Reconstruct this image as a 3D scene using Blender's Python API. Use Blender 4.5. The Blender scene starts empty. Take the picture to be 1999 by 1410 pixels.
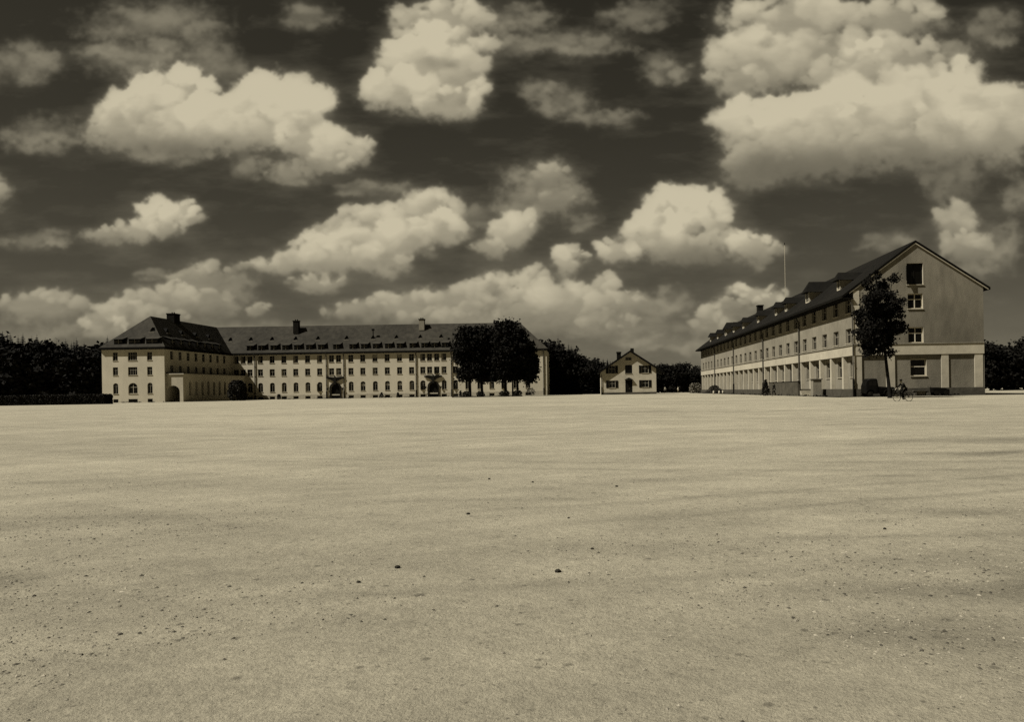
import bpy, math, random
import numpy as np
from mathutils import Vector, Matrix
random.seed(7); rng = np.random.default_rng(11)
R = math.radians
sc = bpy.context.scene
col = sc.collection
# ------------------------------------------------------------------ survey helper
F0, U0, V0, ROLL, EYE = 1500.0, 1150.0, 762.0, 0.016, 1.15
def at(px, py, Y):
    u, v = px-U0, V0-py
    a = u*math.cos(ROLL)+v*math.sin(ROLL); b = -u*math.sin(ROLL)+v*math.cos(ROLL)
    return Vector((a*Y/F0, Y, EYE+b*Y/F0))
def gx(px, Y, py=770): return at(px, py, Y).x
def sstep(a, b, x):
    t = min(1, max(0, (x-a)/(b-a))); return t*t*(3-2*t)
def gh(x, y): return -0.4*(1-sstep(15, 85, y))

_NG = {}
def vnoise(x, y, seed):
    if seed not in _NG: _NG[seed] = np.random.default_rng(seed).random((257, 257))
    r = _NG[seed]; xi = np.floor(x).astype(int); yi = np.floor(y).astype(int)
    fx, fy = x-xi, y-yi; fx = fx*fx*fx*(fx*(fx*6-15)+10); fy = fy*fy*fy*(fy*(fy*6-15)+10)
    a_ = r[yi%256, xi%256]; b_ = r[yi%256, (xi+1)%256]; c_ = r[(yi+1)%256, xi%256]; d_ = r[(yi+1)%256, (xi+1)%256]
    return (a_*(1-fx)+b_*fx)*(1-fy)+(c_*(1-fx)+d_*fx)*fy
def fbm(x, y, seed, o=5, g=.5):
    s = 0; a_ = 1; n = 0
    for k in range(o): s = s+a_*vnoise(x*2**k, y*2**k, seed+k); n += a_; a_ *= g
    return s/n
# ------------------------------------------------------------------ materials
def T(v, w=0.0): return (v, v*(0.897+w*.1), v*(0.652+w*.35), 1)
def mat(name, v, rough=.9, nscale=0, nvar=.15, bump=0, bscale=None, kind='noise', spec=.06, stretch=(1,1,1), w=0.0, var2=0, metallic=0):
    m = bpy.data.materials.new(name); m.use_nodes = True
    nt = m.node_tree; N = nt.nodes; L = nt.links
    b = N['Principled BSDF']; b.inputs['Roughness'].default_value = rough
    b.inputs['Specular IOR Level'].default_value = spec; b.inputs['Metallic'].default_value = metallic
    b.inputs['Base Color'].default_value = T(v, w)
    if nscale:
        tc = N.new('ShaderNodeTexCoord'); mp = N.new('ShaderNodeMapping'); mp.inputs['Scale'].default_value = stretch
        g = N.new('ShaderNodeNewGeometry'); L.new(g.outputs['Position'], mp.inputs['Vector'])
        n = N.new('ShaderNodeTexNoise'); n.inputs['Scale'].default_value = nscale; n.inputs['Detail'].default_value = 8; n.inputs['Roughness'].default_value = .65
        L.new(mp.outputs[0], n.inputs['Vector'])
        r = N.new('ShaderNodeMapRange'); r.inputs['From Min'].default_value = .3; r.inputs['From Max'].default_value = .7
        r.inputs['To Min'].default_value = 1-nvar; r.inputs['To Max'].default_value = 1+nvar
        L.new(n.outputs['Fac'], r.inputs['Value'])
        out = r.outputs[0]
        if var2:
            n2 = N.new('ShaderNodeTexNoise'); n2.inputs['Scale'].default_value = nscale*.12; n2.inputs['Detail'].default_value = 4
            L.new(g.outputs['Position'], n2.inputs['Vector'])
            r2 = N.new('ShaderNodeMapRange'); r2.inputs['From Min'].default_value = .3; r2.inputs['From Max'].default_value = .7
            r2.inputs['To Min'].default_value = 1-var2; r2.inputs['To Max'].default_value = 1+var2
            L.new(n2.outputs['Fac'], r2.inputs['Value'])
            mm = N.new('ShaderNodeMath'); mm.operation = 'MULTIPLY'; L.new(out, mm.inputs[0]); L.new(r2.outputs[0], mm.inputs[1]); out = mm.outputs[0]
        vm = N.new('ShaderNodeVectorMath'); vm.operation = 'SCALE'; vm.inputs[0].default_value = T(v, w)[:3]
        L.new(out, vm.inputs['Scale']); L.new(vm.outputs[0], b.inputs['Base Color'])
        if bump:
            n3 = N.new('ShaderNodeTexNoise'); n3.inputs['Scale'].default_value = bscale or nscale*4; n3.inputs['Detail'].default_value = 6
            L.new(g.outputs['Position'], n3.inputs['Vector'])
            bp = N.new('ShaderNodeBump'); bp.inputs['Strength'].default_value = .7; bp.inputs['Distance'].default_value = bump
            L.new(n3.outputs['Fac'], bp.inputs['Height']); L.new(bp.outputs[0], b.inputs['Normal'])
    return m
def roofmat(name, v):
    m = mat(name, v, rough=.85, nscale=.9, nvar=.35, var2=.2, spec=.05)
    nt = m.node_tree; N = nt.nodes; L = nt.links; b = N['Principled BSDF']
    g = N.new('ShaderNodeNewGeometry'); sx = N.new('ShaderNodeSeparateXYZ'); L.new(g.outputs['Position'], sx.inputs[0])
    mu = N.new('ShaderNodeMath'); mu.operation = 'MULTIPLY'; mu.inputs[1].default_value = 4.0; L.new(sx.outputs['Z'], mu.inputs[0])
    fr = N.new('ShaderNodeMath'); fr.operation = 'FRACT'; L.new(mu.outputs[0], fr.inputs[0])
    bp = N.new('ShaderNodeBump'); bp.inputs['Strength'].default_value = .8; bp.inputs['Distance'].default_value = .06
    L.new(fr.outputs[0], bp.inputs['Height']); L.new(bp.outputs[0], b.inputs['Normal'])
    return m
M = {}
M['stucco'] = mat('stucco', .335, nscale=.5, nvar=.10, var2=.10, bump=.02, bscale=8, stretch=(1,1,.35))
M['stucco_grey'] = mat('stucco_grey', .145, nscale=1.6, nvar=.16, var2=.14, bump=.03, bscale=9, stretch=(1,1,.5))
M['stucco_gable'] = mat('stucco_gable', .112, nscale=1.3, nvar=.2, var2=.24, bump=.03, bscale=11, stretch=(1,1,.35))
M['stucco_mid'] = mat('stucco_mid', .29, nscale=.9, nvar=.14, var2=.12, bump=.03, bscale=9)
M['curtain'] = mat('curtain', .16, nscale=3, nvar=.3)
M['asphalt'] = mat('asphalt', .03, nscale=1.2, nvar=.4, bump=.01)
M['white_paint'] = mat('white_paint', .28, nscale=1.2, nvar=.12, var2=.1, bump=.01)
M['plinth'] = mat('plinth_render', .05, spec=.02, nscale=1.4, nvar=.3, bump=.03)
M['plinth_pale'] = mat('plinth_pale', .24, nscale=1.4, nvar=.2, bump=.03)
M['roof'] = roofmat('roof_tiles', .026)
M['roof_dark'] = roofmat('roof_tiles_dark', .006)
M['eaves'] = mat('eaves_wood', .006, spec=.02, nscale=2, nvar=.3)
M['dark'] = mat('dark_paint', .006, spec=.02, rough=.6, nscale=4, nvar=.3)
M['iron'] = mat('dark_iron', .008, spec=.02, rough=.55, nscale=6, nvar=.4)
M['pipe'] = mat('zinc_pipe', .05, rough=.6, nscale=3, nvar=.3)
M['glass'] = mat('window_glass', .003, rough=.15, spec=.2, nscale=.35, nvar=.5)
M['frame'] = mat('window_frame', .16, rough=.6, nscale=5, nvar=.2)
M['frame_white'] = mat('window_frame_white', .34, rough=.6, nscale=5, nvar=.1)
M['door'] = mat('door_wood', .006, spec=.02, rough=.6, nscale=4, nvar=.4)
M['stone'] = mat('portal_stone', .010, spec=.02, nscale=2, nvar=.4, bump=.03)
M['brick'] = mat('chimney_brick', .008, spec=.02, nscale=3, nvar=.4, bump=.03)
M['brick_pale'] = mat('chimney_render', .15, nscale=3, nvar=.2)
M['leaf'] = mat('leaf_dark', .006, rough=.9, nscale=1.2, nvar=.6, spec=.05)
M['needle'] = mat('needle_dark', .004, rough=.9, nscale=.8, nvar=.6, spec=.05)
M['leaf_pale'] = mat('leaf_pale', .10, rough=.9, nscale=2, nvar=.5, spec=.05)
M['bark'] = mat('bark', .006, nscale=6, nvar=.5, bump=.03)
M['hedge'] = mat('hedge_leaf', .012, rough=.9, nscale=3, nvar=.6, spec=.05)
M['hedge_mid'] = mat('hedge_leaf_mid', .03, rough=.9, nscale=2, nvar=.5, spec=.05)
M['coat'] = mat('dark_cloth', .006, spec=.02, nscale=10, nvar=.3)
M['skin'] = mat('skin', .2, rough=.6, nscale=10, nvar=.1)
M['pale_cloth'] = mat('pale_cloth', .45, nscale=10, nvar=.1)
M['rubber'] = mat('rubber', .005, spec=.02, rough=.8, nscale=10, nvar=.3)
M['carpaint'] = mat('car_paint', .003, rough=.6, spec=.04, nscale=3, nvar=.3)
M['steel'] = mat('steel', .35, rough=.35, metallic=.8, nscale=10, nvar=.2)
M['pebble'] = mat('pebble', .15, nscale=14, nvar=.6)
M['stone_grey'] = mat('stone_grey', .05, nscale=14, nvar=.5)
M['stone_pale'] = mat('stone_pale', .22, nscale=14, nvar=.3)
M['stone_dark'] = mat('stone_dark', .02, spec=.02, nscale=20, nvar=.4)
M['kerb'] = mat('kerb_stone', .02, spec=.02, nscale=1, nvar=.4)

# ------------------------------------------------------------------ mesh builder
class MB:
    def __init__(s): s.v = []; s.f = []; s.m = []; s.mats = []
    def mi(s, m):
        if m not in s.mats: s.mats.append(m)
        return s.mats.index(m)
    def face(s, pts, m):
        i = len(s.v); s.v += [tuple(p) for p in pts]; s.f.append(tuple(range(i, i+len(pts)))); s.m.append(s.mi(m))
    def add(s, vs, fs, m):
        i = len(s.v); s.v += [tuple(p) for p in vs]; k = s.mi(m)
        for f in fs: s.f.append(tuple(i+j for j in f)); s.m.append(k)
    def box(s, x0, x1, y0, y1, z0, z1, m, X=None):
        vs = [(x, y, z) for z in (z0, z1) for y in (y0, y1) for x in (x0, x1)]
        if X: vs = [X(v) for v in vs]
        s.add(vs, [(0,2,3,1),(4,5,7,6),(0,1,5,4),(2,6,7,3),(0,4,6,2),(1,3,7,5)], m)
    def tube(s, p, q, r0, r1, m, n=8, caps=True):
        p, q = Vector(p), Vector(q); d = (q-p).normalized()
        a = d.orthogonal().normalized(); b = d.cross(a)
        vs = [p+(a*math.cos(t)+b*math.sin(t))*r0 for t in [2*math.pi*i/n for i in range(n)]] + \
             [q+(a*math.cos(t)+b*math.sin(t))*r1 for t in [2*math.pi*i/n for i in range(n)]]
        fs = [(i, (i+1)%n, n+(i+1)%n, n+i) for i in range(n)]
        if caps: fs += [tuple(range(n))[::-1], tuple(range(n, 2*n))]
        s.add(vs, fs, m)
    def mesh(s, name, smooth=False):
        me = bpy.data.meshes.new(name); me.from_pydata(s.v, [], s.f); me.update()
        for m in s.mats: me.materials.append(M[m])
        me.polygons.foreach_set('material_index', s.m)
        if smooth: me.polygons.foreach_set('use_smooth', [True]*len(s.f))
        return me
    def build(s, name, parent=None, smooth=False, base=(0,0,0)):
        return link(name, s.mesh(name, smooth), parent, loc=None)
def link(name, me, parent=None, loc=None, rz=0):
    """loc is in the parent's own frame; None = mesh holds world coordinates"""
    o = bpy.data.objects.new(name, me); col.objects.link(o)
    if parent is not None:
        o.parent = parent
        if loc is None:
            o.location = -parent.location
        else:
            o.location = loc; o.rotation_euler[2] = rz
    elif loc is not None:
        o.location = loc; o.rotation_euler[2] = rz
    return o
def tag(o, label=None, cat=None, group=None, kind=None):
    if label: o['label'] = label
    if cat: o['category'] = cat
    if group: o['group'] = group
    if kind: o['kind'] = kind
    return o
def thing(name, label, cat, loc=(0,0,0), rz=0, group=None):
    o = bpy.data.objects.new(name, None); col.objects.link(o); o.empty_display_size = .3
    o.location = loc; o.rotation_euler[2] = rz
    return tag(o, label, cat, group)
class Fr:
    """wall frame: s runs along the wall, d outward, z up"""
    def __init__(s, x, y, ang):
        s.x, s.y, s.a = x, y, R(ang); s.c, s.s = math.cos(s.a), math.sin(s.a)
    def p(s, a, d, z): return (s.x+s.c*a+s.s*d, s.y+s.s*a-s.c*d, z)
    def put(s, me, name, parent, a, z, d=0):
        p = s.p(a, d, z); q = parent.location
        return link(name, me, parent, (p[0]-q.x, p[1]-q.y, p[2]-q.z), s.a)
    def box(s, mb, a0, a1, d0, d1, z0, z1, m):
        mb.box(a0, a1, d0, d1, z0, z1, m, X=lambda v: s.p(v[0], v[1], v[2]))
def arcpts(a0, a1, zb, ah, n=8):
    c, r = (a0+a1)/2, (a1-a0)/2
    return [(c-r*math.cos(math.pi*i/n), zb-ah+ah*math.sin(math.pi*i/n)) for i in range(n+1)]
def wall(mb, fr, s0, s1, z0, top, holes, depth, m, extra=(), mrev=None):
    """wall face with real openings; hole = (sa, sb, za, zb, arch height)"""
    mrev = mrev or m
    tf = top if callable(top) else (lambda s: top)
    xs = sorted(set([s0, s1]+[h[0] for h in holes]+[h[1] for h in holes]+list(extra)))
    for a, b in zip(xs[:-1], xs[1:]):
        if b-a < 1e-6: continue
        c = (a+b)/2
        hs = sorted([h for h in holes if h[0] < c < h[1]], key=lambda h: h[2])
        z = z0
        for h in hs:
            if h[2] > z+1e-6: mb.face([fr.p(a,0,z), fr.p(b,0,z), fr.p(b,0,h[2]), fr.p(a,0,h[2])], m)
            z = h[3]
        mb.face([fr.p(a,0,z), fr.p(b,0,z), fr.p(b,0,tf(b)), fr.p(a,0,tf(a))], m)
    for a, b, za, zb, ah in holes:
        zs = zb-ah
        pr = [(a, za), (b, za), (b, zs)]
        if ah > 0:
            arc = arcpts(a, b, zb, ah)
            for (p, q) in zip(arc[:-1], arc[1:]):
                mb.face([fr.p(p[0],0,p[1]), fr.p(q[0],0,q[1]), fr.p(q[0],0,zb), fr.p(p[0],0,zb)], m)
            pr += arc[::-1][1:]
        else: pr += [(a, zb)]
        n = len(pr)
        for i in range(n):
            p, q = pr[i], pr[(i+1)%n]
            mb.face([fr.p(p[0],0,p[1]), fr.p(q[0],0,q[1]), fr.p(q[0],-depth,q[1]), fr.p(p[0],-depth,p[1])], mrev)
def window_mesh(name, w, h, ah=0, nx=1, zbars=(.62,), depth=.22, fm='frame', pane=True, bw=.07, sill=True, sm='white_paint', var=0):
    """canonical window: origin bottom centre on the wall face, outward is -Y"""
    mb = MB(); y = depth
    def pane_face(mb):
        pts = [(-w/2, y, 0), (w/2, y, 0)]
        if ah > 0: pts += [(p[0], y, p[1]) for p in arcpts(-w/2, w/2, h, ah)[::-1]]
        else: pts += [(w/2, y, h), (-w/2, y, h)]
        mb.face(pts, 'glass')
    if pane: pane_face(mb)
    if var == 1: mb.face([(-w/2+.05, y-.003, h*.5), (w/2-.05, y-.003, h*.5), (w/2-.05, y-.003, h-.05-ah), (-w/2+.05, y-.003, h-.05-ah)], 'curtain')
    if var == 2: mb.face([(-w/2+.05, y-.003, .05), (-w/2+w*.33, y-.003, .05), (-w/2+w*.26, y-.003, h-.05-ah), (-w/2+.05, y-.003, h-.05-ah)], 'curtain')
    if var == 3: mb.box(-w/2-.0, -w/2+.05, -w*.42, y, .05, h-ah-.05, fm)
    y0, y1 = y-.06, y-.005
    mb.box(-w/2+.002, -w/2+bw, y0, y1, .002, h-ah, fm); mb.box(w/2-bw, w/2-.002, y0, y1, .002, h-ah, fm)
    mb.box(-w/2+bw, w/2-bw, y0, y1, .002, bw, fm)
    if ah == 0: mb.box(-w/2+bw, w/2-bw, y0, y1, h-bw, h-.002, fm)
    for i in range(1, nx+1):
        x = -w/2+w*i/(nx+1); mb.box(x-bw/2, x+bw/2, y0+.004, y1-.004, bw, h-bw if ah == 0 else h-.1, fm)
    for z in zbars: mb.box(-w/2+bw, w/2-bw, y0+.008, y1-.008, z*h-bw/2, z*h+bw/2, fm)
    if sill: mb.box(-w/2-.06, w/2+.06, -.09, y-.06, -.07, -.004, sm)
    return mb.mesh(name)
def pane_mesh(name, w, h, depth):
    mb = MB(); mb.face([(-w/2, depth, 0), (w/2, depth, 0), (w/2, depth, h), (-w/2, depth, h)], 'glass'); return mb.mesh(name)

# ================================================================== LEFT BARRACKS (L-shaped)
WX0, WX1, WY, MY, MX1, BY = -105.8, -92.2, 167.0, 198.0, -10.8, 211.6
EZ, RZ = 12.0, 19.5
bar = thing('barracks_building', 'long pale L-shaped barracks with steep dark tiled roof and rows of small windows', 'building', (WX1, MY, 0))
fm = Fr(WX1, MY, 0); fw = Fr(WX0, WY, 0); fe = Fr(WX1, WY, 90)
ms = lambda px: gx(px, MY)-WX1
colsA = [461.7,475.4,488.6,509,532,555,578,601.3,624.7,648,661.8,685.8,709,733,756.7,780.8,804.3,826.2,839.5,853.6,867.5,889.7,913.5,937,960.5,984,1007.5,1031]
colsG = [488.6,509,532,555,578,601.3,624.7,685.8,709,733,756.7,780.8,804.3,826.2,867.5,889.7,913.5,937,960.5,984,1007.5,1031]
W1 = 1.3
holes = []; wins = []
for c in colsA:
    s = ms(c); holes += [(s-W1/2, s+W1/2, 9.4, 11.25, 0), (s-W1/2, s+W1/2, 6.1, 7.85, 0)]
    wins += [('window', 'tall', s, 9.4), ('window', 'mid', s, 6.1)]
for c in colsG:
    s = ms(c); holes += [(s-.62, s+.62, 1.95, 4.35, .5), (s-.65, s+.65, .06, .72, 0)]
    wins += [('arched_window', 'arch', s, 1.95), ('basement_window', 'base', s, .06)]
doors = [655, 846.5]
for c in doors:
    s = ms(c); holes.append((s-1.15, s+1.15, .05, 3.75, 1.1))
wm = MB()
wall(wm, fm, 0, MX1-WX1, 0, EZ, holes, .24, 'stucco')
# wing front
wsp = lambda px: gx(px, WY)-WX0
fh = []; fwins = []
for c, w, k in ((226, 1.1, 0), (259.7, 2.0, 1), (293, 1.1, 0)):
    s = wsp(c); fh += [(s-w/2, s+w/2, 9.2, 11.0, 0), (s-w/2, s+w/2, 6.0, 7.75, 0), (s-w/2, s+w/2, 1.95, 4.3, .5 if k == 0 else .95), (s-w/2, s+w/2, .06, .8, 0)]
    fwins.append((s, w, k))
wall(wm, fw, 0, WX1-WX0, 0, EZ, fh, .24, 'stucco')
# wing courtyard side
eh = []; ew = []
for i in range(8):
    s = 3+i*3.5
    eh += [(s-.65, s+.65, 9.4, 11.25, 0), (s-.65, s+.65, 6.6, 8.1, 0)]; ew += [(s, 9.4, 'tall'), (s, 6.6, 'ew')]
wall(wm, fe, 0, MY-WY, 0, EZ, eh, .24, 'stucco')
wall(wm, Fr(MX1, MY, 90), 0, BY-MY, 0, EZ, [], .2, 'stucco')
wall(wm, Fr(MX1, BY, 180), 0, MX1-WX0, 0, EZ, [], .2, 'stucco')
wall(wm, Fr(WX0, BY, 270), 0, BY-WY, 0, EZ, [], .2, 'stucco')
wm.build('wall', bar)
pl = MB()
def plinth(fr, a0, a1, gaps, zt=1.15):
    cur = a0
    segs = []
    for g0, g1 in sorted(gaps):
        segs.append((cur, g0, 0)); segs.append((g0, g1, 1)); cur = g1
    segs.append((cur, a1, 0))
    for a, b, k in segs:
        if b-a < .02: continue
        if k == 0: fr.box(pl, a, b, .004, .07, -.1, zt, 'plinth_pale')
        else:
            fr.box(pl, a, b, .004, .07, .84, zt, 'plinth_pale')
plinth(fm, 0, MX1-WX1, [(ms(c)-.7, ms(c)+.7) for c in colsG]+[(ms(c)-1.9, ms(c)+1.9) for c in doors])
pl.v = pl.v; pl.build('plinth', bar)
meshes = {'tall': window_mesh('window', W1, 1.85, fm='frame'), 'mid': window_mesh('window', W1, 1.75, fm='frame'),
          'arch': window_mesh('arched_window', 1.24, 2.4, .5, zbars=(.72,), fm='frame'),
          'base': window_mesh('basement_window', 1.3, .66, sill=False, zbars=(), nx=0, fm='dark'),
          'ew': window_mesh('window', 1.3, 1.5), 'ft': window_mesh('window', 1.1, 1.8), 'fd': window_mesh('window', 2.0, 1.8, nx=3),
          'fa': window_mesh('arched_window', 1.1, 2.35, .5, zbars=(.72,)), 'fda': window_mesh('arched_window', 2.0, 2.35, .95, nx=1, zbars=(.6,), fm='frame_white'),
          'fb': window_mesh('basement_window', 1.1, .74, sill=False, zbars=(), nx=0, fm='dark'),
          'fdb': window_mesh('basement_window', 2.0, .74, sill=False, zbars=(), nx=1, fm='dark')}
for v_ in (1, 2, 3):
    meshes['tall', v_] = window_mesh('window', W1, 1.85, var=v_, zbars=(.62,) if v_ < 3 else ()); meshes['mid', v_] = window_mesh('window', W1, 1.75, var=v_, zbars=(.62,) if v_ < 3 else ())
    meshes['arch', v_] = window_mesh('arched_window', 1.24, 2.4, .5, zbars=(.72,), var=v_)
for n, k, s, z in wins:
    v_ = random.choice((0, 0, 0, 0, 1, 2, 2, 3)); fm.put(meshes[k, v_] if (k, v_) in meshes else meshes[k], n, bar, s, z)
for s, w, k in fwins:
    fw.put(meshes['fd' if k else 'ft'], 'window', bar, s, 9.2); fw.put(meshes['fd' if k else 'ft'], 'window', bar, s, 6.0)
    fw.put(meshes['fda' if k else 'fa'], 'arched_window', bar, s, 1.95); fw.put(meshes['fdb' if k else 'fb'], 'basement_window', bar, s, .06)
for s, z, k in ew: fe.put(meshes[k], 'window', bar, s, z)
# roof
rb = MB(); O = .4
E = lambda x, y: (x, y, EZ+.05)
A = (-99.0, WY-O+7.2, RZ); C = (-99.0, 204.8, RZ); D = (-18.2, 204.8, RZ)
a = E(WX0-O, WY-O); b = E(WX1+O, WY-O); v = E(WX1+O, MY-O); d = E(MX1+O, MY-O); e = E(MX1+O, BY+O); g = E(WX0-O, BY+O)
for f in ([a, b, A], [b, v, C, A], [v, d, D, C], [d, e, D], [e, g, C, D], [g, a, A, C]): rb.face(f, 'roof')
roof = rb.build('roof', bar)
eb = MB()
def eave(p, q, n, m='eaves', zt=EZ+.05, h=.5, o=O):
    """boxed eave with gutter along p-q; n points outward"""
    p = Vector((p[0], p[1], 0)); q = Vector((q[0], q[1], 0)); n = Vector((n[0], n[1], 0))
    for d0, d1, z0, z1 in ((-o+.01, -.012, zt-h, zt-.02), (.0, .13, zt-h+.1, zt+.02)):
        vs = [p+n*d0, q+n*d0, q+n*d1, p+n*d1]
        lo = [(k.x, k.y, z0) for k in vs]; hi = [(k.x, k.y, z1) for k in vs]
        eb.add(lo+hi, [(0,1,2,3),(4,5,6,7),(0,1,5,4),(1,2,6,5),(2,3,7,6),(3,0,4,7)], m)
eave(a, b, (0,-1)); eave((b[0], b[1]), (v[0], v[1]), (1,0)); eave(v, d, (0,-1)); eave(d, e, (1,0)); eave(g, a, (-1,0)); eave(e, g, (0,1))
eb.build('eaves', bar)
# dormers (shed roof) on the long roof, their faces upright
SL = (RZ-EZ)/7.2
def shed_dormer(w, h):
    mb = MB(); dd = (h+.1)/(SL-.3)
    ch = h/SL
    mb.box(-w/2, w/2, -.02, .04, -.25, .12, 'dark'); mb.box(-w/2, -w/2+.14, -.02, .05, .12, h, 'dark'); mb.box(w/2-.14, w/2, -.02, .05, .12, h, 'dark')
    mb.box(-.05, .05, 0, .05, .12, h, 'frame'); mb.box(-w/2+.14, w/2-.14, 0, .04, .5*h-.02, .5*h+.03, 'frame')
    mb.face([(-w/2, .045, 0), (w/2, .045, 0), (w/2, .045, h), (-w/2, .045, h)], 'glass')
    for sx in (-1, 1): mb.face([(sx*(w/2+.001), 0, -.25), (sx*(w/2+.001), ch, h), (sx*(w/2+.001), 0, h)], 'dark')
    z0, z1 = h, h+.3*(dd+.0)
    vs = [(-w/2-.15, -.3, z0-.09), (w/2+.15, -.3, z0-.09), (w/2+.15, dd, z1), (-w/2-.15, dd, z1)]
    mb.face(vs, 'roof'); mb.face([(x, y, z+.1) for x, y, z in vs], 'roof')
    mb.face([vs[0], vs[1], (vs[1][0], vs[1][1], vs[1][2]+.1), (vs[0][0], vs[0][1], vs[0][2]+.1)], 'dark')
    for i, j in ((0,3),(1,2)): mb.face([vs[i], vs[j], (vs[j][0], vs[j][1], vs[j][2]+.1), (vs[i][0], vs[i][1], vs[i][2]+.1)], 'dark')
    return mb.mesh('dormer')
dm = shed_dormer(1.75, 1.25)
dy = .7
for c in [488.6,511,535,558,581,604.6,628,657.7,689.4,712,735,759,782,807,830,849.5,870,893,916,939,962,985,1008,1034]:
    fm.put(dm, 'dormer', bar, ms(c), EZ+.05+SL*dy, d=O-dy)
dm2 = shed_dormer(1.9, 1.1); dm3 = shed_dormer(2.6, 1.1)
fw.put(dm2, 'dormer', bar, wsp(231), EZ+.05+SL*.7, d=O-.7); fw.put(dm3, 'dormer', bar, wsp(263), EZ+.05+SL*.7, d=O-.7); fw.put(dm3, 'dormer', bar, wsp(297), EZ+.05+SL*.7, d=O-.7)
for i in range(7): fe.put(dm, 'dormer', bar, 4+i*3.6, EZ+.05+SL*dy, d=O-dy)
def eyelet():
    mb = MB(); h = .75; w = 1.1; dd = h/SL
    mb.face([(-w/2, 0, 0), (w/2, 0, 0), (0, 0, h)], 'dark')
    for sx in (-1, 1): mb.face([(sx*w/2*1.15, -.15, -.08), (0, -.15, h+.08), (0, dd+.1, h+.08)], 'roof_dark')
    mb.box(-w/2-.12, w/2+.12, -.45, -.02, -.42, -.3, 'brick_pale')
    return mb.mesh('roof_vent')
ey = eyelet()
for c in [450,490,531.5,577.7,621.4,677.5,729,775,821.6,862.4,907,948]:
    fm.put(ey, 'roof_vent', bar, gx(c, MY+2.6)-WX1, EZ+.05+SL*3.4, d=O-3.4)
fw.put(ey, 'roof_vent', bar, wsp(281)+.3, EZ+.05+SL*3.6, d=O-3.6)
for i in (1, 3, 5, 7): fe.put(ey, 'roof_vent', bar, 4+i*3.2, EZ+.05+SL*3.7, d=O-3.7)
def chimney(x, y, w, l, z0, z1, m, pots=2):
    mb = MB(); mb.box(x-w/2, x+w/2, y-l/2, y+l/2, z0, z1-.25, m); mb.box(x-w/2-.1, x+w/2+.1, y-l/2-.1, y+l/2+.1, z1-.25, z1, 'brick')
    for i in range(pots): mb.tube((x+(i-.5)*.5*(pots>1), y, z1), (x+(i-.5)*.5*(pots>1), y, z1+.35), .16, .13, 'dark', 8)
    o = link('chimney', mb.mesh('chimney'), roof, (0,0,0))
    return o
chimney(gx(581, 203), 203.0, 1.4, 1.2, RZ-2.2, 20.75, 'brick'); chimney(gx(826, 203.4), 203.4, 1.4, 1.2, RZ-1.8, 20.7, 'brick_pale')
chimney(-99.0, 183.5, 1.8, 2.6, RZ-1.0, 21.0, 'brick')
p = MB(); x = gx(729.5, 200.6); p.tube((x, 201.0, EZ+3.0), (x, 201.0, EZ+5.6), .12, .12, 'dark'); p.box(x-.3, x+.3, 200.7, 201.3, EZ+5.6, EZ+6.1, 'dark'); link('vent_pipe', p.mesh('vent_pipe'), roof, (0,0,0))
# downpipes
def downpipe(fr, s, ztop, parent, r=.11, m='pipe', shoe=1.9):
    mb = MB(); q = [fr.p(s, .16, 0), fr.p(s, .16, shoe), fr.p(s, .16, ztop-.9), fr.p(s, .5, ztop-.3)]
    mb.tube(q[0], q[1], r*1.5, r*1.5, 'iron'); mb.tube(q[1], q[2], r, r, m); mb.tube(q[2], q[3], r, r, m)
    for z in [k_ for k_ in (3.5, 6.0, 8.5) if k_ < ztop-1.2]: mb.tube(fr.p(s, .16, z), fr.p(s, .16, z+.12), r*1.3, r*1.3, m)
    return mb.build('downpipe', parent)
for c in (498.5, 638, 672, 813, 882, 1062): downpipe(fm, ms(c), EZ, bar)
# portals with spread-winged bird sculptures
def eagle(fr, s, z, droop):
    """cast bird over the portal: body, head, spread wings with feather steps"""
    mb = MB()
    def poly(pts, d0, d1):
        n = len(pts); vs = [fr.p(s+a, d0, z+b) for a, b in pts]+[fr.p(s+a, d1, z+b) for a, b in pts]
        mb.add(vs, [tuple(range(n)), tuple(range(n, 2*n))[::-1]]+[(i, (i+1)%n, n+(i+1)%n, n+i) for i in range(n)], 'stone')
    body = [(-.22,-.1),(.22,-.1),(.34,.5),(.42,1.0),(.3,1.35),(.14,1.5),(.13,1.62),(.22,1.66),(.08,1.8),(-.1,1.8),(-.16,1.62),(-.14,1.5),(-.3,1.35),(-.42,1.0),(-.34,.5)]
    poly(body, .1, .45)
    for q in (-1, 1):
        wing = [(.2,.35),(.6,.5),(.64,.66),(1.0,.68),(1.05,.84),(1.42,.88),(1.47,1.02),(1.85,1.06),(1.9,1.2),(2.28,1.3-droop),(2.32,1.66-droop),(1.4,1.66),(.5,1.58),(.2,1.5)]
        poly([(q*a, b) for a, b in wing], .1, .34)
        poly([(q*a, b) for a, b in ((.3,1.15),(1.9,1.32),(2.2,1.5-droop),(.3,1.4))], .34, .4)
    poly([(-.4,-.35),(.4,-.35),(.3,-.1),(-.3,-.1)], .1, .55)
    o = mb.build('eagle_sculpture', bar); o['label'] = 'dark carved eagle with spread wings above the door'
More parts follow.
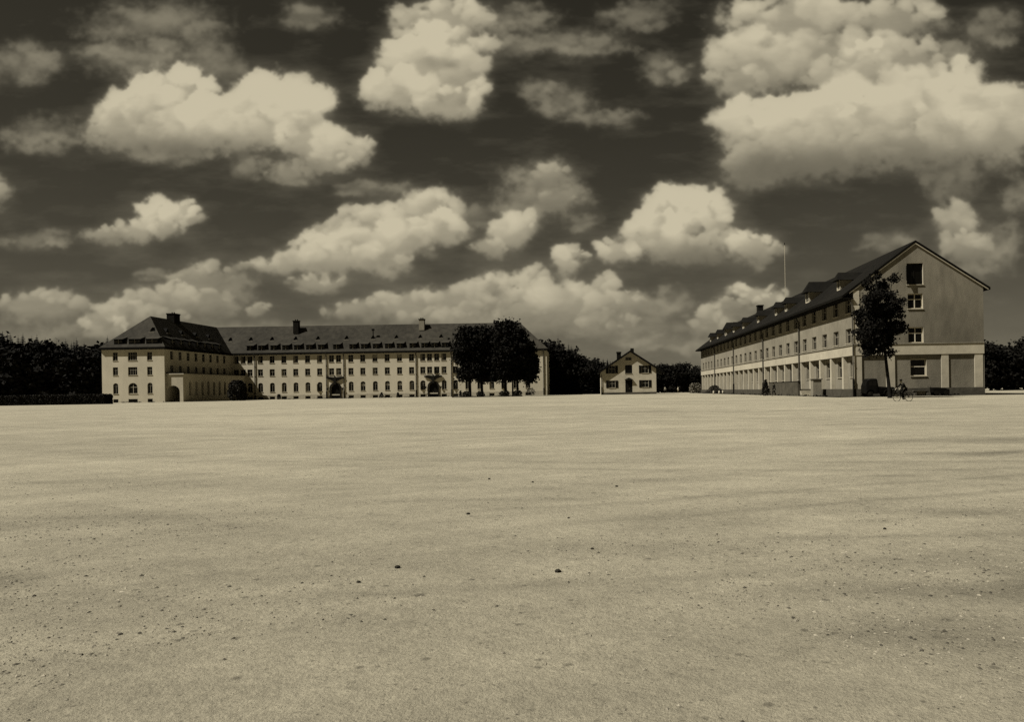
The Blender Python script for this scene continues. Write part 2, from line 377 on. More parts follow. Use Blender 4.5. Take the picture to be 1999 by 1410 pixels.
for k, c in enumerate(doors):
    s = ms(c)
    mb = MB()
    # dark stone surround: outer bell outline minus door opening, as voussoir blocks
    inn = [(-1.15, .0)]+[(a, b) for a, b in arcpts(-1.15, 1.15, 3.75, 1.1, 10)]+[(1.15, .0)]
    out = [(-1.5, .0)]+[(a*1.0, b) for a, b in arcpts(-1.5, 1.5, 4.15, 1.4, 10)]+[(1.5, .0)]
    for i in range(len(inn)-1):
        q = [inn[i], inn[i+1], out[i+1], out[i]]
        vs = [fm.p(s+a, .004, b) for a, b in q]+[fm.p(s+a, .22, b) for a, b in q]
        mb.add(vs, [(4,5,6,7),(0,1,5,4),(1,2,6,5),(2,3,7,6),(3,0,4,7)], 'stone')
    mb.build('portal', bar)
    db = MB()
    pts = [(-1.15, .05), (1.15, .05)]+arcpts(-1.15, 1.15, 3.75, 1.1, 10)[::-1]
    db.face([fm.p(s+a, -.235, b) for a, b in pts], 'door')
    for x0 in (-1.0, .08): 
        for z0, z1 in ((.3, 1.2), (1.35, 2.4)): fm.box(db, s+x0, s+x0+.92, -.23, -.18, z0, z1, 'door')
    do = db.build('door', bar)
    hb = MB(); fm.box(hb, s-.06, s-.02, -.18, -.08, 1.1, 1.35, 'steel'); link('handle', hb.mesh('handle'), do, (0,0,0))
    sb = MB(); fm.box(sb, s-1.8, s+1.8, 0.08, .9, -.05, .12, 'plinth'); sb.build('doorstep', bar)
    eagle(fm, s, 4.0, .18 if k else 0)
    for q in (-1, 1):
        lb = MB(); fm.box(lb, s+q*1.95-.13, s+q*1.95+.13, .2, .46, 2.2, 2.75, 'iron'); fm.box(lb, s+q*1.95-.03, s+q*1.95+.03, .0, .3, 2.75, 2.85, 'iron'); lb.build('wall_lamp', bar)
# arcade annex along the courtyard side
ax1 = WX1+3.7; ay0 = 167.55
an = MB()
ff = Fr(WX1, ay0, 0); wall(an, ff, .02, 3.7, 0, 6.0, [(.05, 2.95, 0, 3.6, 1.3)], .5, 'white_paint')
fs_ = Fr(ax1, ay0, 90); ah = [(2.6+i*2.7, 3.6+i*2.7, 1.4, 4.6, .5) for i in range(10)]
wall(an, fs_, 0, MY-ay0-.02, 0, 6.0, ah, .4, 'stucco')
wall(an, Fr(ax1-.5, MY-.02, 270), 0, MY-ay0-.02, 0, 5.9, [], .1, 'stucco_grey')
an.box(WX1+.01, ax1+.25, ay0-.2, MY-.02, 6.0, 6.22, 'white_paint')
an.box(WX1+.01, ax1+.1, ay0-.1, MY-.02, 6.221, 6.35, 'roof_dark')
an.build('arcade', bar)

# ================================================================== RIGHT BARRACKS
GX0, GX1, GY0, GY1 = 28.0, 41.7, 81.0, 191.5
EW, RW, RXX = 11.45, 16.4, 34.6
sl0, sl1 = .73, .65
rt = thing('gabled_barracks', 'long gabled barracks with white piers along its ground floor and dark dormered roof', 'building', (GX0, GY0, 0))
fg = Fr(GX0, GY0, 0); fl = Fr(GX0, GY1, 270)         # gable front; long side (s runs towards the camera)
LL = GY1-GY0
rz = lambda s: (RW-.3)-(sl0*(RXX-GX0-s) if s < RXX-GX0 else sl1*(s-(RXX-GX0)))
w = MB()
bays = [82.65+4.2*i for i in range(26)]
long_holes = []; lw = []
for y in bays:
    s = GY1-y
    long_holes += [(s-.9, s+.9, 8.95, 10.55, 0), (s-.9, s+.9, 5.72, 7.3, 0)]; lw += [(s, 8.95, 0, 'u'), (s, 5.72, 0, 'm')]
ZB = 4.37
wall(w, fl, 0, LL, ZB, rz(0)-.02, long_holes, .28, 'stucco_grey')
lo = []
dk = (108.0, 163.2)
RC = .45; frl = Fr(GX0+RC, GY1, 270)
for y in bays:
    if any(abs(y-q) < 2 for q in dk): continue
    s = GY1-y; lo.append((s-.9, s+.9, 2.1, 3.95, 0)); lw.append((s, 2.1, -RC, 'g'))
dlist = [y for y in bays if any(abs(y-q) < 2 for q in dk)]
for y in dlist: lo.append((GY1-y-.85, GY1-y+.85, .9, 4.2, 0))
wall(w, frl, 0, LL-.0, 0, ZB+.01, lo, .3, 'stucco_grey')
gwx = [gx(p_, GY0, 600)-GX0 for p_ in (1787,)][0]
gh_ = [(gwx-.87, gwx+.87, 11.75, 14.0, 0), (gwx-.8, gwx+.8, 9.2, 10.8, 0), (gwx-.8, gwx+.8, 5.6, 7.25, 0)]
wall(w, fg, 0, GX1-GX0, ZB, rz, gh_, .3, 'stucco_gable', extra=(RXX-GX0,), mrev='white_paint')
GR = .14; fgl = Fr(GX0+.0, GY0+GR, 0)
gwg = gx(1793, GY0+GR, 710)-GX0
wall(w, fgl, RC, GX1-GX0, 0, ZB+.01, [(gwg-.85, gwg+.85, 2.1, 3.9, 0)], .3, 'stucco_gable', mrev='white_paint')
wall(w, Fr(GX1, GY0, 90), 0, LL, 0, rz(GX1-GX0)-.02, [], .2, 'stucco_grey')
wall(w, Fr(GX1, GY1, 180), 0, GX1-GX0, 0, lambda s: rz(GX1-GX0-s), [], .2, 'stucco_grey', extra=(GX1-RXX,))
w.face([(GX0, GY0, ZB), (GX0+RC, GY0+GR, ZB), (GX0+RC, GY1, ZB), (GX0, GY1, ZB)], 'white_paint')
w.face([(GX0, GY0, ZB), (GX1, GY0, ZB), (GX1, GY0+GR, ZB), (GX0+RC, GY0+GR, ZB)], 'white_paint')
w.build('wall', rt)
bd = MB()
fl.box(bd, 0, LL+.05, .003, .05, ZB-.002, 5.42, 'white_paint'); fg.box(bd, 0.0, GX1-GX0, .003, .05, ZB-.002, 5.46, 'white_paint')
fl.box(bd, 0, LL+.14, .003, .14, 5.44, 5.56, 'stucco_grey'); fg.box(bd, 0, GX1-GX0, .003, .12, 5.48, 5.58, 'stucco_grey')
bd.build('band', rt)
# corner strip on the gable
cs = MB(); fg.box(cs, 0, .62, .003, .06, 5.6, 11.2, 'white_paint'); cs.build('corner_strip', rt)
pb = MB(); pb.box(-.26, .26, .003, RC-.005, 0, ZB-.82, 'white_paint'); pm = pb.mesh('pier')
for i in range(27):
    y = bays[0]-2.1+4.2*i
    if y < GY0+1.2 or y > GY1: continue
    fl.put(pm, 'pier', rt, GY1-y, .82)
for x0, x1 in ((0.004, .8), (gx(1731, GY0)-GX0, gx(1748, GY0)-GX0), (gx(1839, GY0)-GX0, gx(1853, GY0)-GX0), (gx(1904, GY0)-GX0, gx(1920, GY0)-GX0)):
    q = MB(); q.box(x0+GX0, x1+GX0, GY0, GY0+GR-.004+(RC if x0 < .01 else 0), .82, ZB-.004, 'white_paint'); q.build('pier', rt)
q = MB()
fl.box(q, 0, LL, -RC+.01, .08, -.1, .82, 'plinth'); fg.box(q, 0.085, GX1-GX0, -GR+.01, .08, -.1, .818, 'plinth'); q.build('plinth', rt)
mu = window_mesh('window', 1.8, 1.6, depth=.25, fm='frame', pane=False); mm_ = window_mesh('window', 1.8, 1.58, depth=.25, fm='frame', pane=False); mg = window_mesh('window', 1.8, 1.85, depth=.26, fm='frame', pane=False)
pu = pane_mesh('pane', 1.8, 1.6, .25); pg = pane_mesh('pane', 1.8, 1.85, .26)
for s, z, d_, k in lw:
    o = fl.put({'u': mu, 'm': mm_, 'g': mg}[k], 'window', rt, s, z, d=d_)
    link('pane', pg if k == 'g' else pu, o, (0, 0, 0))
for (s, z, ww, hh, nx, zb, dd_) in ((gwx, 9.2, 1.6, 1.6, 1, (.62,), 0), (gwx, 5.6, 1.6, 1.65, 1, (.62,), 0), (gwg, 2.1, 1.7, 1.8, 0, (.55,), -GR)):
    o = fg.put(window_mesh('window', ww, hh, nx=nx, zbars=zb, depth=.27, fm='frame_white', pane=False, bw=.09), 'window', rt, s, z, d=dd_)
    link('pane', pane_mesh('pane', ww, hh, .27), o, (0, 0, 0))
# attic opening: tall, one casement swung out, dark inside
o = fg.put(window_mesh('window', 1.74, 2.25, nx=1, zbars=(), depth=.29, fm='dark', pane=False), 'attic_window', rt, gwx, 11.75)
link('pane', pane_mesh('pane', 1.74, 2.25, .29), o, (0, 0, 0))
cb = MB(); cb.box(0, .05, -.75, 0, 0, 1.5, 'dark'); cb.box(.012, .04, -.7, -.06, .1, .7, 'glass'); link('casement', cb.mesh('casement'), o, (-.85, 0, .4), R(-28))
for y in dlist:
    db = MB(); s = GY1-y
    db.face([frl.p(s-.85, -.28, .9), frl.p(s+.85, -.28, .9), frl.p(s+.85, -.28, 4.2), frl.p(s-.85, -.28, 4.2)], 'door')
    frl.box(db, s-.8, s-.05, -.27, -.2, 1.0, 3.1, 'door'); frl.box(db, s+.05, s+.8, -.27, -.2, 1.0, 3.1, 'door')
    do = db.build('door', rt); hb = MB(); frl.box(hb, s+.1, s+.14, -.2, -.12, 1.95, 2.2, 'steel'); link('handle', hb.mesh('handle'), do, (0,0,0))
# roof: two thick slopes with verge
OH = 1.2; gy0 = GY0-.16; gy1 = GY1+.4
def slab(mb, x0, z0, x1, z1, th, m):
    vs = [(x0, gy0, z0), (x1, gy0, z1), (x1, gy1, z1), (x0, gy1, z0)]
    mb.add([(a_, b_, c_-th) for a_, b_, c_ in vs]+vs, [(3,2,1,0),(4,5,6,7),(0,1,5,4),(1,2,6,5),(2,3,7,6),(3,0,4,7)], m)
rb = MB(); slab(rb, GX0-OH, RW-sl0*(RXX-GX0+OH), RXX, RW, .26, 'roof_dark'); slab(rb, RXX, RW, GX1+.7, RW-sl1*(GX1+.7-RXX), .26, 'roof_dark')
roof2 = rb.build('roof', rt)
vb = MB()
def verge(x0, z0, x1, z1):
    y0, y1 = gy0+.02, GY0-.003
    vs = [(x0, y0, z0-.37), (x1, y0, z1-.37), (x1, y0, z1-.262), (x0, y0, z0-.262)]
    vs += [(a_, y1, c_) for a_, b_, c_ in vs]
    vb.add(vs, [(0,1,2,3),(4,7,6,5),(0,4,5,1),(1,5,6,2),(2,6,7,3),(3,7,4,0)], 'white_paint')
verge(GX0-.45, RW-sl0*(RXX-GX0+.45), RXX, RW); verge(RXX+.001, RW, GX1+.5, RW-sl1*(GX1+.5-RXX))
vb.build('verge_board', rt)
ezz = RW-sl0*(RXX-GX0+OH)-.26
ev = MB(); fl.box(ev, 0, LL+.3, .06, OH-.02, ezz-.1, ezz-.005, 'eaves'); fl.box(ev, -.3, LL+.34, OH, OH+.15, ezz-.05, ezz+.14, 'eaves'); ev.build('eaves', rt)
def gable_dormer(w, h, rise, s):
    mb = MB(); th = .1
    mb.box(-w/2, -w/2+.18, 0, .08, -.1, h, 'frame_white'); mb.box(w/2-.18, w/2, 0, .08, -.1, h, 'frame_white'); mb.box(-w/2+.18, w/2-.18, 0, .08, -.1, .12, 'frame_white')
    mb.box(-.05, .05, .02, .08, .12, h, 'frame')
    mb.face([(-w/2+.1, .06, 0), (w/2-.1, .06, 0), (w/2-.1, .06, h), (-w/2+.1, .06, h)], 'glass')
    ch = h/s
    for q in (-1, 1): mb.face([(q*w/2, 0.01, -.1), (q*w/2, ch, h), (q*w/2, 0.01, h)], 'plinth_pale')
    rb_ = (h+rise)/s; ho = .42; fo = .5
    apex_f = (0, -fo+rise*.55, h+rise); apex_b = (0, rb_, h+rise)
    el = [(-w/2-ho, -fo, h-.12), (w/2+ho, -fo, h-.12)]; eb_ = [(-w/2-ho, (h-.12)/s, h-.12), (w/2+ho, (h-.12)/s, h-.12)]
    mb.face([el[0], el[1], apex_f], 'roof_dark'); mb.face([el[0], apex_f, apex_b, eb_[0]], 'roof_dark'); mb.face([el[1], eb_[1], apex_b, apex_f], 'roof_dark')
    mb.face([el[0], eb_[0], eb_[1], el[1]], 'eaves')
    return mb.mesh('dormer')
d1 = gable_dormer(1.2, 1.2, .85, sl0); d2 = gable_dormer(1.6, 1.4, 1.35, sl0)
for i, y in enumerate((88, 100.6, 111.5, 117.5, 130, 142.5, 152, 161, 171, 181)):
    big = i in (1, 7)
    xd = 28.75
    p_ = Vector((xd, y, RW-sl0*(RXX-xd)))-rt.location
    link('dormer', d2 if big else d1, rt, p_, R(-90))
for y in (101.7, 122.8, 147.9, 170): downpipe(fl, GY1-y, ezz+.1, rt)
downpipe(Fr(GX0, GY0, 270), .12, ezz+.1, rt, r=.07)
def chim2(x, y, z0, z1):
    mb = MB(); mb.box(x-.5, x+.5, y-.7, y+.7, z0, z1-.2, 'brick'); mb.box(x-.6, x+.6, y-.8, y+.8, z1-.2, z1, 'brick')
    link('chimney', mb.mesh('chimney'), roof2, (0,0,0))
chim2(33.6, 150, 14.8, 17.2)
mb = MB(); mx = gx(1533.5, 125, 600); mb.tube((mx, 125, RW-sl0*(RXX-mx)-.3), (mx, 125, 24.3), .035, .03, 'frame_white', 6); mb.tube((mx, 125, 24.3), (mx, 125, 24.65), .08, .05, 'dark', 6)
link('flagpole', mb.mesh('flagpole'), roof2, (0,0,0))
# stair landing against the long side
st = thing('entrance_stairs', 'dark rendered stair landing with parapet below the tall door of the right building', 'stairs', (26.6, 98, 0))
mb = MB(); mb.box(25.4, 25.65, 93.5, 108.5, -.05, 1.75, 'plinth'); mb.box(25.65, 27.9, 93.6, 108.5, -.05, .85, 'plinth'); mb.build('parapet', st)
mb = MB()
mb.box(25.38, 25.68, 93.3, 108.7, 1.752, 1.84, 'stone'); mb.build('coping', st)
mb = MB()
for i in range(5): mb.box(25.66, 27.9, 93.6-.3*(i+1), 93.6-.3*i-.003, -.05, .85-.16*(i+1), 'plinth_pale')
mb.build('steps', st)
q = MB(); q.box(26.3, 27.3, 90.2, 91.2, 0, 1.95, 'stucco_grey'); q.box(26.2, 27.4, 90.1, 91.3, 1.95, 2.05, 'plinth'); 
kb = q.build('utility_box'); tag(kb, 'grey rendered box structure standing at the end of the stair landing', 'utility box')

# ================================================================== SMALL HOUSE
HY = 180.0
hx0, hx1 = gx(1173.5, HY), gx(1281.5, HY); hw = hx1-hx0; hc = gx(1230.5, HY, 690)-hx0
hs = thing('guard_house', 'small pale two-storey house with low gable roof and dark shutters between the long buildings', 'house', (hx0, HY, 0))
fh_ = Fr(hx0, HY, 0); sp = lambda px: gx(px, HY, 740)-hx0
HR, hsl = 10.0, .66
ht = lambda s: HR-.1-hsl*abs(s-hc)
hz = lambda py, px: at(px, py, HY).z
hh = [(sp(1188.5), sp(1201), 4.95, 6.75, 0), (sp(1220.5), sp(1234.5), 4.9, 6.9, 0), (sp(1253), sp(1266), 4.95, 6.75, 0),
      (sp(1188.5), sp(1201), 1.6, 3.3, 0), (sp(1220.5), sp(1234.5), .15, 3.45, 0), (sp(1253), sp(1266), 1.6, 3.3, 0), (sp(1221.5), sp(1233.5), 8.0, 8.75, 0)]
w = MB(); wall(w, fh_, 0, hw, 0, ht, hh, .2, 'stucco_mid', extra=(hc,))
wall(w, Fr(hx1, HY, 90), 0, 11, 0, ht(hw), [(3, 4.2, 1.6, 3.2, 0), (7, 8.2, 1.6, 3.2, 0)], .2, 'stucco_mid')
wall(w, Fr(hx1, HY+11, 180), 0, hw, 0, lambda s: ht(hw-s), [], .2, 'stucco_mid', extra=(hw-hc,)); wall(w, Fr(hx0, HY+11, 270), 0, 11, 0, ht(0), [], .2, 'stucco_mid')
w.build('wall', hs)
q = MB(); fh_.box(q, 0, hw, .004, .06, -.1, .5, 'plinth'); q.build('plinth', hs)
for i, h_ in enumerate(hh):
    a_, b_, z0, z1, _ = h_; cw = (a_+b_)/2
    if i == 4: continue
    o = fh_.put(window_mesh('window', b_-a_, z1-z0, nx=1, zbars=(.6,), depth=.18, fm='frame' if i != 1 else 'dark', pane=False), 'window', hs, cw, z0)
    link('pane', pane_mesh('pane', b_-a_, z1-z0, .18), o, (0,0,0))
    if i in (0, 2, 3, 5):
        for q_ in (-1, 1):
            mb = MB(); sw = .62
            x0 = (b_-a_)/2+.03 if q_ > 0 else -(b_-a_)/2-.03-sw
            mb.box(x0, x0+sw, -.07, -.01, 0, z1-z0, 'door')
            for k in range(5): mb.box(x0+.06, x0+sw-.06, -.09, -.07, .12+k*(z1-z0-.2)/5, .12+(k+.5)*(z1-z0-.2)/5, 'door')
            link('shutter', mb.mesh('shutter'), o, (0,0,0))
for y_ in (3.6, 7.6):
    fx = Fr(hx1, HY, 90); o = fx.put(window_mesh('window', 1.2, 1.6, depth=.18, pane=False), 'window', hs, y_, 1.6); link('pane', pane_mesh('pane', 1.2, 1.6, .18), o, (0,0,0))
mb = MB(); a_, b_, z0, z1, _ = hh[4]
fh_.box(mb, a_, b_, -.2, -.14, z0, z1, 'door'); fh_.box(mb, a_+.1, (a_+b_)/2-.03, -.14, -.1, z0+.2, z1-.9, 'door'); fh_.box(mb, (a_+b_)/2+.03, b_-.1, -.14, -.1, z0+.2, z1-.9, 'door')
do = mb.build('door', hs); hb = MB(); fh_.box(hb, (a_+b_)/2+.06, (a_+b_)/2+.1, -.1, -.03, 1.2, 1.4, 'steel'); link('handle', hb.mesh('handle'), do, (0,0,0))
mb = MB(); mb.face([fh_.p(a_-.15, .5, z1+.02), fh_.p(b_+.15, .5, z1+.02), fh_.p((a_+b_)/2, .5, z1+.5)], 'eaves')
for q_ in (0, 1):
    e_ = (a_-.15, b_+.15)[q_]; mb.face([fh_.p(e_, .5, z1+.02), fh_.p((a_+b_)/2, .5, z1+.5), fh_.p((a_+b_)/2, 0, z1+.5), fh_.p(e_, 0, z1+.02)], 'eaves')
mb.build('door_hood', hs)
rb = MB(); oy = .75
for q_ in (-1, 1):
    xe = (hc+8.0) if q_ > 0 else (hc-7.6); 
    P = [(hx0+xe, HY-oy, HR+.35-hsl*abs(xe-hc)), (hx0+hc, HY-oy, HR+.35), (hx0+hc, HY+12, HR+.35), (hx0+xe, HY+12, HR+.35-hsl*abs(xe-hc))]
    lo_ = [(x_, y_, z_-.42) for x_, y_, z_ in P]
    rb.add(lo_+P, [(0,1,2,3),(4,5,6,7),(0,1,5,4),(1,2,6,5),(2,3,7,6),(3,0,4,7)], 'roof_dark')
r3 = rb.build('roof', hs)
mb = MB(); cx = gx(1208, HY+6, 690); mb.box(cx-.5, cx+.5, HY+5.5, HY+6.5, 7.4, 10.0, 'brick'); mb.box(cx-.6, cx+.6, HY+5.4, HY+6.6, 10.0, 10.3, 'brick'); link('chimney', mb.mesh('chimney'), r3, (0,0,0))
mb = MB(); cx = gx(1234, HY+4, 690); mb.box(cx-.4, cx+.4, HY+3.5, HY+4.5, 9.5, 11.0, 'brick'); link('chimney', mb.mesh('chimney'), r3, (0,0,0))
downpipe(Fr(hx0, HY, 0), .12, 5.0, hs, r=.07)

# ================================================================== TREES
_unused = None
def leaf_cards(mb, pts, size, m, droop=0.0):
    n = len(pts)
    a = rng.normal(size=(n, 3)); a /= np.linalg.norm(a, axis=1)[:, None]
    b = rng.normal(size=(n, 3)); b -= (a*b).sum(1)[:, None]*a; b /= np.linalg.norm(b, axis=1)[:, None]
    s = size*(.6+.8*rng.random((n, 1)))
    P = np.array(pts); k = mb.mi(m)
    q = np.stack([P-a*s*.5, P+b*s*.35, P+a*s*.5, P-b*s*.35], 1).reshape(-1, 3)
    i0 = len(mb.v); mb.v += [tuple(r) for r in q.tolist()]
    mb.f += [(i0+4*i, i0+4*i+1, i0+4*i+2, i0+4*i+3) for i in range(n)]; mb.m += [k]*n
def clump_points(lobes, per, clump_r, nleaf):
    """leaf clumps scattered through the lobes of a crown, mostly near their skins"""
    out = []
    for (cx, cy, cz, rx, ry, rz_) in lobes:
        nc = int(per*rx*rz_)
        for _ in range(max(nc, 3)):
            d_ = rng.normal(size=3); d_ /= np.linalg.norm(d_); r = (.35+.65*rng.random()**.45)*(.9+.2*rng.random())
            c = np.array((cx, cy, cz))+d_*r*np.array((rx, ry, rz_))
            cr = clump_r*(.6+.8*rng.random())
            out.append(c+rng.normal(size=(nleaf, 3))*cr*np.array((.55, .55, .42)))
    return np.concatenate(out)
def trunk_mesh(pts, limbs, name='trunk'):
    mb = MB()
    for (p, r0), (q, r1) in zip(pts[:-1], pts[1:]): mb.tube(p, q, r0, r1, 'bark', 9, caps=False)
    for p, q, r0, r1 in limbs:
        p = Vector(p); q = Vector(q); mid = (p+q)/2+Vector((random.uniform(-.2,.2), random.uniform(-.2,.2), .15*(q-p).length))
        mb.tube(p, mid, r0, (r0+r1)/2, 'bark', 6, caps=False); mb.tube(mid, q, (r0+r1)/2, r1, 'bark', 6)
    return mb.mesh(name, smooth=True)
def broad_tree(name, label, loc, H, crown_base, lobes, trunk_r, leaf=.45, per=9, clump=.9, nleaf=26, lean=(0,0), group=None, m='leaf', cat='tree'):
    t = thing(name, label, cat, loc, group=group)
    top = Vector((lean[0], lean[1], H*.7)); mid = Vector((lean[0]*.35, lean[1]*.35, crown_base))
    limbs = []
    for (cx, cy, cz, rx, ry, rz_) in lobes:
        f = random.uniform(.1, .5); limbs.append((mid.lerp(top, f), (cx, cy, cz), trunk_r*.45, trunk_r*.1))
    link('trunk', trunk_mesh([((0,0,-.1), trunk_r*1.5), ((0,0,.35), trunk_r*1.05), (mid, trunk_r*.8), (top, trunk_r*.3)], limbs), t, (0,0,0))
    mb = MB(); leaf_cards(mb, clump_points(lobes, per, clump, nleaf), leaf, m)
    link('crown', mb.mesh('crown'), t, (0,0,0))
    return t
TY = 172.0
s_ = TY/F0
def tz(py, px): return at(px, py, TY).z
# four parade-ground trees, crown lobes sized in metres
def lobes_px(cx0, lst, Y):
    out = []
    for px, py, rx, ry in lst:
        p_ = at(px, py, Y); k = Y/F0
        out.append((p_.x-cx0, random.uniform(-1.2, 1.2), p_.z, rx*k, min(rx, ry)*k*1.1, ry*k))
    return out
defs = [
 ('big dark broadleaf tree at the left end of the clump before the pale barracks', 917.5, TY, 0.34, [(925,672,32,30),(910,700,22,30),(930,715,28,28),(905,672,18,20),(915,655,22,18),(940,660,20,22),(895,680,10,12),(897,690,9,20),(925,735,22,10),(908,730,16,12)]),
 ('dark broadleaf tree, second trunk of the clump before the pale barracks', 941, TY+3, .30, [(950,690,26,32),(945,720,26,22),(958,668,20,22),(948,738,18,8),(955,655,12,10)]),
 ('tallest dark broadleaf tree, with the highest crown of the clump before the barracks', 987, TY-1, .36, [(988,655,30,26),(1000,685,32,32),(980,695,30,34),(990,720,32,22),(985,640,20,14),(1003,640,12,12),(1012,665,16,24),(975,735,26,9)]),
 ('slim-trunked dark tree just right of the tallest tree in the clump', 1001, TY+2, .2, [(1012,700,24,30),(1010,722,24,18),(1000,735,20,10)]),
 ('wide dark tree at the right end of the clump with a drooping outer crown', 1010.5, TY, .28, [(1028,700,20,28),(1038,715,14,24),(1030,735,14,12),(1042,712,8,14),(1022,680,16,20),(1036,738,10,8)]),
]
for lab, px, Y, tr, lst in defs:
    x_ = gx(px, Y)
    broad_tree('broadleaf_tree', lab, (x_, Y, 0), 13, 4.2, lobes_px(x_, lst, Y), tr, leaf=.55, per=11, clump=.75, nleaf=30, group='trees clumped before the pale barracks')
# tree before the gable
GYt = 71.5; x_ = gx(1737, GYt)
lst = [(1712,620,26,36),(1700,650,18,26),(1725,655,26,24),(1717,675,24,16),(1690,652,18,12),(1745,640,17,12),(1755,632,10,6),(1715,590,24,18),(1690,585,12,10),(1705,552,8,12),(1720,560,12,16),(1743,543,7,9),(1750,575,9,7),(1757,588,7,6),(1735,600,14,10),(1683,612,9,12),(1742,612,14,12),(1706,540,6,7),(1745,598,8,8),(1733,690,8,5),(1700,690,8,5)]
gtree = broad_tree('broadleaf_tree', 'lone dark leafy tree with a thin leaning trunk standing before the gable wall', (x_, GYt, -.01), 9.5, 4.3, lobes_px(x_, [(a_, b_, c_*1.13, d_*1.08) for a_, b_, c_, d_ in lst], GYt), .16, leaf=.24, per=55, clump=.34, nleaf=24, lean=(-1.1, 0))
# conifer variants
def conifer(H, rad, seed):
    rs = random.Random(seed); mb = MB(); n = int(H*2.4)
    k = mb.mi('needle')
    for i in range(n):
        f = i/n; z = H*(.04+.95*f); r = rad*(1-f**1.35)**.9*(.75+.5*rs.random())+.15
        nb = 8 if f < .7 else 6
        for j in range(nb):
            t = 2*math.pi*(j+rs.random())/nb; rr = r*(.65+.5*rs.random()); dx, dy_ = math.cos(t), math.sin(t)
            wv = .32*rr+.16; dr = -.28*rr
            for q0, q1 in ((0, .55), (.4, 1.0)):
                a0 = (dx*rr*q0, dy_*rr*q0, z+dr*q0*.5+.15*rr*(q0 == 0)); a1 = (dx*rr*q1, dy_*rr*q1, z+dr*q1)
                mx_, my_ = (a0[0]+a1[0])/2, (a0[1]+a1[1])/2; mz = (a0[2]+a1[2])/2
                mb.face([a0, (mx_-dy_*wv, my_+dx*wv, mz-.18*rr-.1), a1, (mx_+dy_*wv, my_-dx*wv, mz-.18*rr-.1)], 'needle')
    mb.tube((0,0,H*.9), (0,0,H*1.02), .06, .01, 'needle', 4)
    tm = MB(); tm.tube((0,0,-.2), (0,0,H*.95), H*.013+.05, .03, 'bark', 7)
    return mb.mesh('crown'), tm.mesh('trunk')
CV = [conifer(16, 3.0, i) for i in range(5)]
def bushy(seed):
    rs = random.Random(seed); mb = MB()
    lobes = [(rs.uniform(-1.6,1.6), rs.uniform(-1.4,1.4), rs.uniform(4, 8.2), rs.uniform(1.5,2.6), 2.0, rs.uniform(1.4,2.4)) for _ in range(7)]+[(0,0,3,2.4,2.2,2.6),(.5,0,1.8,2.4,2,1.6)]
    leaf_cards(mb, clump_points(lobes, 5, .7, 22), .6, 'leaf')
    tm = MB(); tm.tube((0,0,-.2), (0,0,6), .3, .1, 'bark', 7)
    return mb.mesh('crown'), tm.mesh('trunk')
BV = [bushy(40+i) for i in range(4)]
def forest_tree(x, y, h, k, label, group, kind):
    V = (CV if kind == 'c' else BV)[k]; h0 = 16.0 if kind == 'c' else 10.0
    t = thing('conifer_tree' if kind == 'c' else 'broadleaf_tree', label, 'tree', (x, y, -.05), random.uniform(0, 6.28), group)
    sxy = h/h0*random.uniform(.9, 1.2) if kind == 'c' else max(h/h0, .9)*1.15
    t.scale = (sxy, sxy, h/h0)
    link('trunk', V[1], t, (0,0,0)); link('crown', V[0], t, (0,0,0))
def prof(tab, px):
    for (a0, b0), (a1, b1) in zip(tab[:-1], tab[1:]):
        if a0 <= px <= a1: return b0+(b1-b0)*(px-a0)/(a1-a0)
    return tab[-1][1] if px > tab[-1][0] else tab[0][1]
left_tab = [(-60,640),(60,655),(160,662),(185,668),(205,659),(215,657),(232,662),(260,675)]
for row, (Y, j) in enumerate(((204, 0), (214, 6), (226, 12))):
    px = -40+j*1.3
    while px < 226-row*4:
        top = prof(left_tab, px)+random.uniform(-3, 9)+row*1.5
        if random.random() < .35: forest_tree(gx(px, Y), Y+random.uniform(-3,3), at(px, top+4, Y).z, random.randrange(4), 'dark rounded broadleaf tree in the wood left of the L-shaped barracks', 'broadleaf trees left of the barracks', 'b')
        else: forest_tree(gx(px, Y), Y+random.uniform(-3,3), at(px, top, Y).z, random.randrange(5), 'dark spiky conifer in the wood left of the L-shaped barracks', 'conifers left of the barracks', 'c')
        px += 14+random.uniform(-4,4)
right_tab = [(1060,664),(1064,648),(1070,660),(1084,662),(1090,652),(1098,668),(1106,676),(1114,670),(1122,678),(1132,690),(1150,694),(1172,696),(1195,702),(1215,712),(1260,720)]
for row, (Y, st_) in enumerate(((216, 9), (228, 9), (242, 9), (262, 11))):
    px = 1052+row*3
    while px < 1240:
        jit = random.uniform(-1, 5)+row*1.2
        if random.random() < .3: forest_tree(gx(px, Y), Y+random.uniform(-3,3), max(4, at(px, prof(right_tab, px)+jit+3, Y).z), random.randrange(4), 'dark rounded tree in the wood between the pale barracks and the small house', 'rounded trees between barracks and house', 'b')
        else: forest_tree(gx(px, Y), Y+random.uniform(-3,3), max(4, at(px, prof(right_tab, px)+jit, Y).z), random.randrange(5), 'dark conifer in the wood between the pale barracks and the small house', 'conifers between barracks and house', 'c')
        px += st_+random.uniform(-2,2)
mid_tab = [(1240,716),(1290,711),(1310,708),(1325,705),(1340,712),(1345,722),(1352,711),(1362,716),(1375,724)]
for row, (Y, st_) in enumerate(((226, 12), (240, 13), (256, 15))):
    px = 1276+row*4
    while px < 1392:
        forest_tree(gx(px, Y), Y+random.uniform(-2,2), max(5, at(px, prof(mid_tab, px)+random.uniform(-1,4), Y).z), random.randrange(4), 'dark rounded broadleaf tree between the small house and the gabled barracks', 'broadleaf trees behind the small house', 'b')
        px += st_+random.uniform(-2,2)
